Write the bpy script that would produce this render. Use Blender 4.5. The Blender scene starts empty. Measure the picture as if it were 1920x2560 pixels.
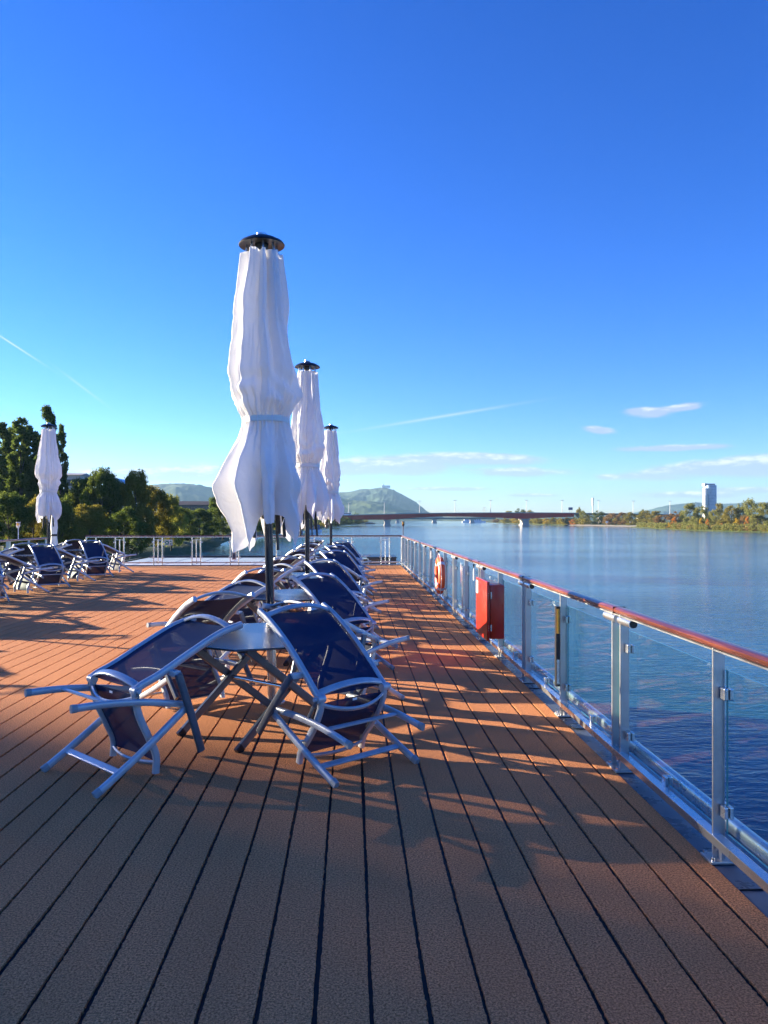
import bpy, bmesh, math, random
import numpy as np
from mathutils import Vector, Matrix, noise as mnoise
R = math.radians
PI = math.pi
scene = bpy.context.scene
col = scene.collection

# ------------------------------------------------------------------ camera
CAM_H = 1.6
YAW = R(2.38)
cam_d = bpy.data.cameras.new('camera')
cam = bpy.data.objects.new('camera', cam_d)
col.objects.link(cam)
cam.location = (0, 0, CAM_H)
cam.rotation_euler = (R(90), 0, -YAW)
cam_d.sensor_fit = 'VERTICAL'
cam_d.sensor_height = 36
cam_d.lens = 27.04
cam_d.shift_y = 17 / 2560
cam_d.clip_start = 0.05
cam_d.clip_end = 40000
scene.camera = cam

# ------------------------------------------------------------------ sky, sun, exposure
SUN_EL = 12.0
SUN_AZ = 64.5            # degrees from the bow (+Y) towards port (-X)
world = bpy.data.worlds.new('World')
scene.world = world
world.use_nodes = True
scene.view_settings.view_transform = 'Standard'
scene.view_settings.look = 'None'
scene.view_settings.gamma = 1
scene.view_settings.use_curve_mapping = False
scene.view_settings.exposure = 2.25
scene.render.film_transparent = False


def ray(px, py):
    """direction through a pixel of the 1920x2560 photograph, in world space"""
    a = (px - 960) / 1923.0
    b = -(py - 1297) / 1923.0
    s, c = math.sin(YAW), math.cos(YAW)
    return Vector((s + a * c, c - a * s, b))


def at(px, py, Y):
    d = ray(px, py)
    t = Y / d.y
    return Vector((d.x * t, Y, CAM_H + d.z * t))


class NT:
    def __init__(self, tree):
        self.t = tree
        self.n = tree.nodes
        self.l = tree.links

    def node(self, kind, **kw):
        nd = self.n.new(kind)
        for k, v in kw.items():
            setattr(nd, k, v)
        return nd

    def put(self, sock, v):
        if hasattr(v, 'is_output'):
            self.l.new(v, sock)
        elif v is not None:
            sock.default_value = v

    def m(self, op, a, b=None, c=None, clamp=False):
        nd = self.node('ShaderNodeMath', operation=op, use_clamp=clamp)
        self.put(nd.inputs[0], a)
        if b is not None:
            self.put(nd.inputs[1], b)
        if c is not None:
            self.put(nd.inputs[2], c)
        return nd.outputs[0]

    def mix(self, f, a, b, blend='MIX'):
        nd = self.node('ShaderNodeMix', data_type='RGBA', blend_type=blend)
        self.put(nd.inputs[0], f)
        for i, v in ((6, a), (7, b)):
            if isinstance(v, tuple) and len(v) == 3:
                v = v + (1,)
            self.put(nd.inputs[i], v)
        return nd.outputs[2]

    def noise(self, vec, scale, detail=3, rough=0.5, dist=0):
        nd = self.node('ShaderNodeTexNoise')
        if vec is not None:
            self.l.new(vec, nd.inputs['Vector'])
        nd.inputs['Scale'].default_value = scale
        nd.inputs['Detail'].default_value = detail
        nd.inputs['Roughness'].default_value = rough
        nd.inputs['Distortion'].default_value = dist
        return nd.outputs[0]

    def maprange(self, v, a, b, c=0.0, d=1.0, smooth=True):
        nd = self.node('ShaderNodeMapRange')
        if smooth:
            nd.interpolation_type = 'SMOOTHSTEP'
        self.put(nd.inputs[0], v)
        nd.inputs[1].default_value = a
        nd.inputs[2].default_value = b
        nd.inputs[3].default_value = c
        nd.inputs[4].default_value = d
        return nd.outputs[0]


def build_world():
    w = NT(world.node_tree)
    w.n.clear()
    out = w.node('ShaderNodeOutputWorld')
    bg = w.node('ShaderNodeBackground')
    bg.inputs[1].default_value = 0.05
    w.l.new(bg.outputs[0], out.inputs[0])
    sky = w.node('ShaderNodeTexSky', sky_type='NISHITA')
    sky.sun_disc = False
    sky.sun_elevation = R(SUN_EL)
    sky.sun_rotation = R(-SUN_AZ)
    sky.altitude = 200
    sky.air_density = 1.0
    sky.dust_density = 0.1
    sky.ozone_density = 3.0
    hs = w.node('ShaderNodeHueSaturation')
    hs.inputs['Saturation'].default_value = 1.30
    hs.inputs['Value'].default_value = 1.0
    w.l.new(sky.outputs[0], hs.inputs['Color'])
    gm_ = w.node('ShaderNodeGamma')
    gm_.inputs[1].default_value = 1.16
    tint = w.mix(1.0, hs.outputs[0], (0.60, 0.695, 1.13), 'MULTIPLY')
    w.l.new(tint, gm_.inputs[0])
    skyc = gm_.outputs[0]
    # clouds and contrails live in (X/|Y|, Z/|Y|)
    tc = w.node('ShaderNodeTexCoord')
    sep = w.node('ShaderNodeSeparateXYZ')
    w.l.new(tc.outputs['Generated'], sep.inputs[0])
    ay = w.m('MAXIMUM', w.m('ABSOLUTE', sep.outputs[1]), 0.08)
    u = w.m('DIVIDE', sep.outputs[0], ay)
    v = w.m('DIVIDE', sep.outputs[2], ay)
    comb = w.node('ShaderNodeCombineXYZ')
    w.l.new(w.m('MULTIPLY', u, 1.0), comb.inputs[0])
    w.l.new(w.m('MULTIPLY', v, 3.6), comb.inputs[1])
    n1 = w.noise(comb.outputs[0], 16, 6, 0.62, 0.3)
    n2 = w.noise(comb.outputs[0], 34, 5, 0.6)

    def uv(px, py):
        d = ray(px, py)
        return d.x / d.y, d.z / d.y

    def gauss(cx, cy, rx, ry, rot=0.0):
        cu, cv = uv(cx, cy)
        rx, ry = rx / 1923, ry / 1923
        co, si = math.cos(rot), math.sin(rot)
        du = w.m('SUBTRACT', u, cu)
        dv = w.m('SUBTRACT', v, cv)
        a = w.m('ADD', w.m('MULTIPLY', du, co / rx), w.m('MULTIPLY', dv, si / rx))
        b = w.m('ADD', w.m('MULTIPLY', du, -si / ry), w.m('MULTIPLY', dv, co / ry))
        q = w.m('ADD', w.m('MULTIPLY', a, a), w.m('MULTIPLY', b, b))
        return w.m('EXPONENT', w.m('MULTIPLY', q, -1.0)), b

    clouds = [(250, 1186, 110, 12, 0), (465, 1184, 120, 20, .04), (700, 1178, 120, 18, 0), (960, 1166, 170, 21, 0),
              (1190, 1146, 165, 13, -.02), (1290, 1180, 120, 10, 0),
              (1617, 1031, 52, 12, .0), (1715, 1017, 48, 9, .12), (1497, 1075, 36, 9, -.1),
              (1690, 1119, 125, 8, .03), (1760, 1172, 210, 19, .09), (1980, 1160, 160, 26, .05),
              (1720, 1238, 120, 8, 0), (1519, 1192, 24, 6, 0), (1120, 1222, 90, 5, 0), (1330, 1238, 60, 4, 0),
              (1880, 1225, 110, 7, 0)]
    tot = None
    vert = None
    for c in clouds:
        g, b = gauss(*c)
        tot = g if tot is None else w.m('ADD', tot, g)
        gb = w.m('MULTIPLY', g, b)
        vert = gb if vert is None else w.m('ADD', vert, gb)
    dens = w.m('MULTIPLY', tot, w.m('ADD', w.m('MULTIPLY', n1, 3.2), -0.5))
    mask = w.maprange(dens, 0.12, 0.62)
    lit = w.m('ADD', w.m('MULTIPLY', vert, 0.5), w.m('MULTIPLY', w.m('ADD', n2, -0.5), 1.6))
    lit = w.maprange(lit, 0.0, 0.5)
    cc = w.mix(lit, (2.2, 2.65, 3.5), (4.7, 4.8, 4.9))
    skyc = w.mix(w.m('MULTIPLY', mask, 0.85), skyc, cc)
    # contrails
    t1, _ = gauss(25, 856, 80, 2.0, -R(33))
    t1b, _ = gauss(205, 967, 62, 2.6, -R(37))
    t2, _ = gauss(1105, 1041, 175, 3.2, R(9.6))
    tr = w.m('ADD', w.m('ADD', w.m('MULTIPLY', t1, 0.55), w.m('MULTIPLY', t1b, 0.22)), w.m('MULTIPLY', t2, 0.36))
    skyc = w.mix(w.m('MULTIPLY', tr, 1.0, clamp=True), skyc, (4.2, 4.4, 4.7))
    w.l.new(skyc, bg.inputs[0])


build_world()

SUN_DIR = Vector((-math.sin(R(SUN_AZ)) * math.cos(R(SUN_EL)), math.cos(R(SUN_AZ)) * math.cos(R(SUN_EL)), math.sin(R(SUN_EL))))
sun_d = bpy.data.lights.new('sun', 'SUN')
sun_d.energy = 5.0
sun_d.angle = R(0.5)
sun_d.color = (1.0, 0.85, 0.63)
sun = bpy.data.objects.new('sun', sun_d)
col.objects.link(sun)
sun.rotation_euler = SUN_DIR.to_track_quat('Z', 'Y').to_euler()
sun.location = (-20, 10, 30)

WATER_Z = -6.4

# ------------------------------------------------------------------ materials
MATS = {}


def pmat(name, base, rough=0.5, metal=0.0, spec=0.5, var=0.0, vscale=20.0, bump=0.0, bscale=200.0, coat=0.0,
         rvar=0.0, sheen=0.0):
    m = bpy.data.materials.new(name)
    m.use_nodes = True
    w = NT(m.node_tree)
    b = w.n['Principled BSDF']
    b.inputs['Base Color'].default_value = (*base, 1)
    b.inputs['Roughness'].default_value = rough
    b.inputs['Metallic'].default_value = metal
    b.inputs['Specular IOR Level'].default_value = spec
    b.inputs['Coat Weight'].default_value = coat
    b.inputs['Coat Roughness'].default_value = 0.08
    b.inputs['Sheen Weight'].default_value = sheen
    tc = w.node('ShaderNodeTexCoord')
    if var > 0:
        n = w.noise(tc.outputs['Object'], vscale, 5, 0.6)
        f = w.maprange(n, 0.3, 0.7)
        lo = tuple(c * (1 - var) for c in base)
        hi = tuple(min(1, c * (1 + var)) for c in base)
        w.l.new(w.mix(f, lo, hi), b.inputs['Base Color'])
        if rvar > 0:
            w.l.new(w.maprange(n, 0.3, 0.7, rough - rvar, rough + rvar), b.inputs['Roughness'])
    if bump > 0:
        n = w.noise(tc.outputs['Object'], bscale, 3, 0.6)
        bp = w.node('ShaderNodeBump')
        bp.inputs['Strength'].default_value = bump
        bp.inputs['Distance'].default_value = 0.003
        w.l.new(n, bp.inputs['Height'])
        w.l.new(bp.outputs[0], b.inputs['Normal'])
    MATS[name] = m
    return m


M_ALU = pmat('silver_painted_aluminium', (0.44, 0.48, 0.52), 0.38, 0.30, 0.5, var=0.10, vscale=9, rvar=0.06)
M_ALU_DARK = pmat('dark_painted_aluminium', (0.035, 0.045, 0.06), 0.33, 0.35, 0.5, var=0.2, vscale=12)
M_TABLE = pmat('table_laminate', (0.065, 0.08, 0.10), 0.26, 0.0, 0.7, var=0.10, vscale=5)
M_STEEL = pmat('brushed_steel', (0.62, 0.64, 0.65), 0.26, 0.9, 0.5, var=0.05, vscale=3, rvar=0.06)
M_STEEL_DULL = pmat('satin_steel', (0.52, 0.53, 0.53), 0.34, 0.8, 0.5, var=0.08, vscale=5, rvar=0.06)
M_PLASTIC = pmat('dark_plastic', (0.012, 0.013, 0.016), 0.34, 0, 0.5, var=0.3, vscale=8)
M_POLE = pmat('navy_pole_paint', (0.010, 0.014, 0.03), 0.18, 0.2, 0.6)
M_RUBBER = pmat('grey_rubber', (0.26, 0.29, 0.31), 0.6)
M_WHITE = pmat('white_ship_paint', (0.78, 0.79, 0.78), 0.35, 0, 0.5, var=0.05, vscale=3)
M_DARKPAINT = pmat('black_ship_paint', (0.02, 0.022, 0.03), 0.4, 0, 0.5, var=0.2, vscale=4)
M_GUTTER = pmat('grey_blue_deck_paint', (0.075, 0.09, 0.12), 0.30, 0, 0.5, var=0.35, vscale=4, rvar=0.1)
M_RED = pmat('red_cabinet_paint', (0.42, 0.016, 0.004), 0.3, 0, 0.5, var=0.12, vscale=5, coat=0.25)
M_WHITEMARK = pmat('white_marking', (0.8, 0.8, 0.78), 0.45)
M_REDMARK = pmat('red_marking', (0.6, 0.03, 0.02), 0.45)
M_GREEN = pmat('green_sign_face', (0.0, 0.20, 0.12), 0.4)
M_ORANGE = pmat('orange_life_ring', (0.82, 0.105, 0.02), 0.42, 0, 0.5, var=0.12, vscale=7, bump=0.15, bscale=60)
M_TAPE = pmat('reflective_tape', (0.7, 0.72, 0.74), 0.3, 0.3)
M_YELLOW = pmat('amber_lamp_lens', (0.85, 0.42, 0.05), 0.25)
M_BRONZE = pmat('brown_lantern_metal', (0.09, 0.035, 0.02), 0.4, 0.4)
M_CAULK = pmat('deck_caulk', (0.003, 0.003, 0.008), 0.6, 0, 0.3, var=0.3, vscale=30)


def wood_material():
    m = pmat('varnished_mahogany', (0.20, 0.045, 0.018), 0.32, 0, 0.4, coat=0.35)
    w = NT(m.node_tree)
    b = w.n['Principled BSDF']
    tc = w.node('ShaderNodeTexCoord')
    mp = w.node('ShaderNodeMapping')
    mp.inputs['Scale'].default_value = (40, 1.2, 40)
    w.l.new(tc.outputs['Object'], mp.inputs[0])
    n = w.noise(mp.outputs[0], 2.2, 6, 0.6, 0.6)
    big = w.noise(tc.outputs['Object'], 1.1, 3)
    c = w.mix(w.maprange(n, .3, .7), (0.09, 0.02, 0.010), (0.28, 0.07, 0.028))
    c = w.mix(w.m('MULTIPLY', w.maprange(big, .4, .7), 0.4), c, (0.05, 0.012, 0.008))
    w.l.new(c, b.inputs['Base Color'])
    return m


M_WOOD = wood_material()


def deck_material():
    m = pmat('brown_woven_deck', (0.30, 0.17, 0.11), 0.9, 0, 0.08)
    w = NT(m.node_tree)
    b = w.n['Principled BSDF']
    geo = w.node('ShaderNodeNewGeometry')
    oi = w.node('ShaderNodeObjectInfo')
    pos = geo.outputs['Position']
    fine = w.noise(pos, 115, 4, 0.85)
    mid = w.noise(pos, 38, 4, 0.7)
    mp = w.node('ShaderNodeMapping')
    mp.inputs['Scale'].default_value = (1.0, 0.35, 1)
    w.l.new(pos, mp.inputs[0])
    blot = w.noise(mp.outputs[0], 2.4, 5, 0.6)
    c = w.mix(w.maprange(fine, .38, .62), (0.18, 0.060, 0.021), (1.0, 0.44, 0.185))
    c = w.mix(w.m('MULTIPLY', w.maprange(mid, .35, .7), 0.45), c, (0.66, 0.26, 0.11))
    c = w.mix(w.m('MULTIPLY', w.maprange(blot, .35, .75), 0.40), c, (0.42, 0.165, 0.065))
    c = w.mix(w.m('MULTIPLY', oi.outputs['Random'], 0.16), c, (0.46, 0.17, 0.06))
    w.l.new(c, b.inputs['Base Color'])
    bp = w.node('ShaderNodeBump')
    bp.inputs['Strength'].default_value = 1.0
    bp.inputs['Distance'].default_value = 0.006
    h = w.m('ADD', w.m('MULTIPLY', fine, 0.7), mid)
    w.l.new(h, bp.inputs['Height'])
    w.l.new(bp.outputs[0], b.inputs['Normal'])
    return m


M_DECK = deck_material()


def cloth_material():
    m = bpy.data.materials.new('white_parasol_cloth')
    m.use_nodes = True
    w = NT(m.node_tree)
    w.n.remove(w.n['Principled BSDF'])
    out = w.n['Material Output']
    tc = w.node('ShaderNodeTexCoord')
    n = w.noise(tc.outputs['Object'], 3.0, 4)
    c = w.mix(w.maprange(n, .3, .7), (0.88, 0.88, 0.88), (0.92, 0.92, 0.91))
    d = w.node('ShaderNodeBsdfDiffuse')
    t = w.node('ShaderNodeBsdfTranslucent')
    mx = w.node('ShaderNodeMixShader')
    mx.inputs[0].default_value = 0.20
    w.l.new(c, d.inputs[0])
    t.inputs[0].default_value = (0.88, 0.87, 0.85, 1)
    w.l.new(d.outputs[0], mx.inputs[1])
    w.l.new(t.outputs[0], mx.inputs[2])
    n2 = w.noise(tc.outputs['Object'], 9, 4, 0.55, 0.8)
    bp = w.node('ShaderNodeBump')
    bp.inputs['Strength'].default_value = 0.35
    bp.inputs['Distance'].default_value = 0.03
    w.l.new(n2, bp.inputs['Height'])
    w.l.new(bp.outputs[0], d.inputs['Normal'])
    w.l.new(mx.outputs[0], out.inputs[0])
    return m


M_CLOTH = cloth_material()


def sling_material():
    m = bpy.data.materials.new('navy_sling_mesh')
    m.use_nodes = True
    w = NT(m.node_tree)
    b = w.n['Principled BSDF']
    out = w.n['Material Output']
    tc = w.node('ShaderNodeTexCoord')
    n = w.noise(tc.outputs['Object'], 400, 2)
    n2 = w.noise(tc.outputs['Object'], 4, 4)
    c = w.mix(w.maprange(n, .35, .65), (0.006, 0.016, 0.052), (0.016, 0.034, 0.095))
    c = w.mix(w.m('MULTIPLY', n2, 0.3), c, (0.02, 0.03, 0.05))
    w.l.new(c, b.inputs['Base Color'])
    b.inputs['Roughness'].default_value = 0.6
    b.inputs['Specular IOR Level'].default_value = 0.14
    tr = w.node('ShaderNodeBsdfTransparent')
    mx = w.node('ShaderNodeMixShader')
    mx.inputs[0].default_value = 0.03
    w.l.new(b.outputs[0], mx.inputs[1])
    w.l.new(tr.outputs[0], mx.inputs[2])
    w.l.new(mx.outputs[0], out.inputs[0])
    return m


M_SLING = sling_material()


def glass_material(name, tint, refl=1.0):
    m = bpy.data.materials.new(name)
    m.use_nodes = True
    w = NT(m.node_tree)
    w.n.remove(w.n['Principled BSDF'])
    out = w.n['Material Output']
    tr = w.node('ShaderNodeBsdfTransparent')
    tr.inputs[0].default_value = (*tint, 1)
    gl = w.node('ShaderNodeBsdfGlossy')
    gl.inputs['Roughness'].default_value = 0.0
    gl.inputs['Color'].default_value = (1, 1, 1, 1)
    geo = w.node('ShaderNodeNewGeometry')
    dp = w.node('ShaderNodeVectorMath', operation='DOT_PRODUCT')
    w.l.new(geo.outputs['Incoming'], dp.inputs[0])
    w.l.new(geo.outputs['Normal'], dp.inputs[1])
    one = w.m('SUBTRACT', 1.0, w.m('ABSOLUTE', dp.outputs['Value']), clamp=True)
    frv = w.m('ADD', w.m('MULTIPLY', w.m('POWER', one, 5.0), 0.96), 0.04)
    mx = w.node('ShaderNodeMixShader')
    w.l.new(w.m('MULTIPLY', frv, refl, clamp=True), mx.inputs[0])
    w.l.new(tr.outputs[0], mx.inputs[1])
    w.l.new(gl.outputs[0], mx.inputs[2])
    w.l.new(mx.outputs[0], out.inputs[0])
    return m


M_GLASS = glass_material('greenish_balustrade_glass', (0.90, 0.96, 0.955), 0.40)
M_GLASSEDGE = pmat('glass_edge', (0.10, 0.32, 0.30), 0.2, 0, 0.6)


def water_material():
    m = bpy.data.materials.new('river_water')
    m.use_nodes = True
    w = NT(m.node_tree)
    b = w.n['Principled BSDF']
    geo = w.node('ShaderNodeNewGeometry')
    pos = geo.outputs['Position']
    mp = w.node('ShaderNodeMapping')
    mp.inputs['Scale'].default_value = (0.55, 1.25, 1)
    mp.inputs['Rotation'].default_value = (0, 0, R(8))
    w.l.new(pos, mp.inputs[0])
    big = w.noise(mp.outputs[0], 0.06, 4, 0.5)
    c = w.mix(w.maprange(big, .35, .7), (0.003, 0.068, 0.115), (0.004, 0.088, 0.145))
    w.l.new(c, b.inputs['Base Color'])
    b.inputs['Roughness'].default_value = 0.06
    b.inputs['IOR'].default_value = 1.333
    b.inputs['Specular IOR Level'].default_value = 0.5
    n1 = w.noise(mp.outputs[0], 0.55, 3, 0.55, 0.6)
    n2 = w.noise(mp.outputs[0], 2.2, 4, 0.6, 0.5)
    n3 = w.noise(mp.outputs[0], 0.02, 4, 0.6)
    n4 = w.noise(mp.outputs[0], 7.0, 2, 0.5)
    h = w.m('ADD', w.m('MULTIPLY', n1, 0.55), w.m('MULTIPLY', n2, 0.42))
    h = w.m('ADD', h, w.m('MULTIPLY', n4, 0.05))
    amp = w.maprange(n3, .35, .65, 0.55, 1.1)
    h = w.m('MULTIPLY', h, amp)
    bp = w.node('ShaderNodeBump')
    bp.inputs['Strength'].default_value = 1.0
    bp.inputs['Distance'].default_value = 0.15
    w.l.new(h, bp.inputs['Height'])
    w.l.new(bp.outputs[0], b.inputs['Normal'])
    return m


M_WATER = water_material()


def leaf_material(name, c1, c2, trans=0.35):
    m = bpy.data.materials.new(name)
    m.use_nodes = True
    w = NT(m.node_tree)
    w.n.remove(w.n['Principled BSDF'])
    out = w.n['Material Output']
    geo = w.node('ShaderNodeNewGeometry')
    oi = w.node('ShaderNodeObjectInfo')
    tc = w.node('ShaderNodeTexCoord')
    cl = w.noise(tc.outputs['Object'], 5, 3)
    f = w.m('ADD', w.m('MULTIPLY', geo.outputs['Random Per Island'], 0.55),
            w.m('ADD', w.m('MULTIPLY', w.maprange(cl, .35, .65), 0.35), w.m('MULTIPLY', oi.outputs['Random'], 0.2)), clamp=True)
    c = w.mix(f, c1, c2)
    d = w.node('ShaderNodeBsdfDiffuse')
    t = w.node('ShaderNodeBsdfTranslucent')
    w.l.new(c, d.inputs[0])
    w.l.new(c, t.inputs[0])
    mx = w.node('ShaderNodeMixShader')
    mx.inputs[0].default_value = trans
    w.l.new(d.outputs[0], mx.inputs[1])
    w.l.new(t.outputs[0], mx.inputs[2])
    w.l.new(mx.outputs[0], out.inputs[0])
    return m


L_POPLAR = leaf_material('poplar_leaves', (0.045, 0.090, 0.018), (0.15, 0.19, 0.04), 0.5)
L_GREEN = leaf_material('dark_green_leaves', (0.050, 0.095, 0.018), (0.17, 0.20, 0.04), 0.5)
L_OLIVE = leaf_material('olive_autumn_leaves', (0.12, 0.125, 0.018), (0.30, 0.24, 0.045), 0.5)
L_ROLIVE = leaf_material('sunlit_olive_leaves', (0.11, 0.11, 0.025), (0.30, 0.25, 0.06), 0.4)
L_RDARK = leaf_material('deep_green_leaves', (0.05, 0.075, 0.02), (0.14, 0.15, 0.04), 0.35)
L_LIME = leaf_material('light_green_leaves', (0.16, 0.19, 0.03), (0.40, 0.38, 0.08), 0.5)
L_RGREEN = leaf_material('willow_green_leaves', (0.10, 0.13, 0.035), (0.32, 0.30, 0.09), 0.4)
L_BROWN = leaf_material('brown_autumn_leaves', (0.14, 0.09, 0.04), (0.34, 0.21, 0.08), 0.4)
L_YELLOW = leaf_material('yellow_autumn_leaves', (0.35, 0.24, 0.02), (0.60, 0.42, 0.05), 0.35)
L_ORANGE = leaf_material('orange_autumn_leaves', (0.42, 0.16, 0.03), (0.60, 0.28, 0.06), 0.35)
M_BARK = pmat('bark', (0.09, 0.075, 0.06), 0.9, 0, 0.2, var=0.3, vscale=6)


def ground_material(name, a, b_, scale=0.15, c3=None):
    m = pmat(name, a, 0.9, 0, 0.2)
    w = NT(m.node_tree)
    b = w.n['Principled BSDF']
    geo = w.node('ShaderNodeNewGeometry')
    n = w.noise(geo.outputs['Position'], scale, 6, 0.65)
    n2 = w.noise(geo.outputs['Position'], scale * 14, 4, 0.6)
    c = w.mix(w.maprange(n, .35, .65), a, b_)
    c = w.mix(w.m('MULTIPLY', w.maprange(n2, .3, .7), 0.4), c, c3 or tuple(x * 0.6 for x in a))
    w.l.new(c, b.inputs['Base Color'])
    return m


M_GRASS = ground_material('bank_grass', (0.055, 0.085, 0.022), (0.10, 0.11, 0.035), 0.12)
M_STONE = ground_material('bank_stones', (0.20, 0.18, 0.15), (0.32, 0.29, 0.24), 0.5)
M_PATH = ground_material('asphalt_path', (0.20, 0.20, 0.20), (0.26, 0.25, 0.24), 0.3)
M_HILL = ground_material('forested_hillside', (0.022, 0.055, 0.030), (0.050, 0.085, 0.035), 0.006, (0.012, 0.032, 0.02))
M_VINE = ground_material('vineyard_slope', (0.06, 0.12, 0.045), (0.11, 0.16, 0.05), 0.004, (0.06, 0.09, 0.035))
M_CONC = pmat('bridge_concrete', (0.42, 0.38, 0.34), 0.8, var=0.15, vscale=0.5)
M_BRED = pmat('bridge_red_paint', (0.62, 0.016, 0.022), 0.55, var=0.15, vscale=0.05)
M_BGREEN = pmat('bridge_green_paint', (0.11, 0.17, 0.17), 0.6)
M_PARAPET = pmat('bridge_parapet', (0.34, 0.33, 0.32), 0.7)
M_LAMPGREY = pmat('lamp_post_grey', (0.30, 0.31, 0.33), 0.5, 0.4)
M_TGLASS = pmat('tower_glass', (0.24, 0.36, 0.52), 0.25, 0.2, 0.7, var=0.2, vscale=0.12)
M_TWHITE = pmat('tower_white_cladding', (0.72, 0.72, 0.70), 0.5)
M_ROOFTILE = pmat('dark_roof', (0.06, 0.045, 0.045), 0.8, var=0.2, vscale=0.3)
M_FACADE = pmat('pale_facade', (0.50, 0.47, 0.42), 0.8, var=0.1, vscale=0.3)
M_WINDOW = pmat('window_pane', (0.03, 0.04, 0.06), 0.1, 0, 0.6)
M_SKIN = pmat('skin', (0.5, 0.32, 0.24), 0.6)
M_JACKET = pmat('dark_blue_jacket', (0.03, 0.05, 0.12), 0.8)
M_BLUEBOAT = pmat('blue_boat_paint', (0.03, 0.07, 0.20), 0.35)


# ------------------------------------------------------------------ helpers
def new_obj(name, mesh, parent=None, m=None):
    o = bpy.data.objects.new(name, mesh)
    col.objects.link(o)
    if parent is not None:
        o.parent = parent
    if m is not None and mesh is not None and not mesh.materials:
        mesh.materials.append(m)
    return o


def empty(name, loc=(0, 0, 0), rz=0.0, parent=None):
    o = bpy.data.objects.new(name, None)
    o.empty_display_size = 0.2
    col.objects.link(o)
    o.location = loc
    o.rotation_euler = (0, 0, rz)
    if parent:
        o.parent = parent
    return o


def tag(o, label=None, cat=None, group=None, kind=None):
    if label:
        o['label'] = label
    if cat:
        o['category'] = cat
    if group:
        o['group'] = group
    if kind:
        o['kind'] = kind
    return o


def copy_tree(o, parent=None):
    c = o.copy()
    col.objects.link(c)
    c.parent = parent
    for ch in list(o.children):
        copy_tree(ch, c)
    return c


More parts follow.
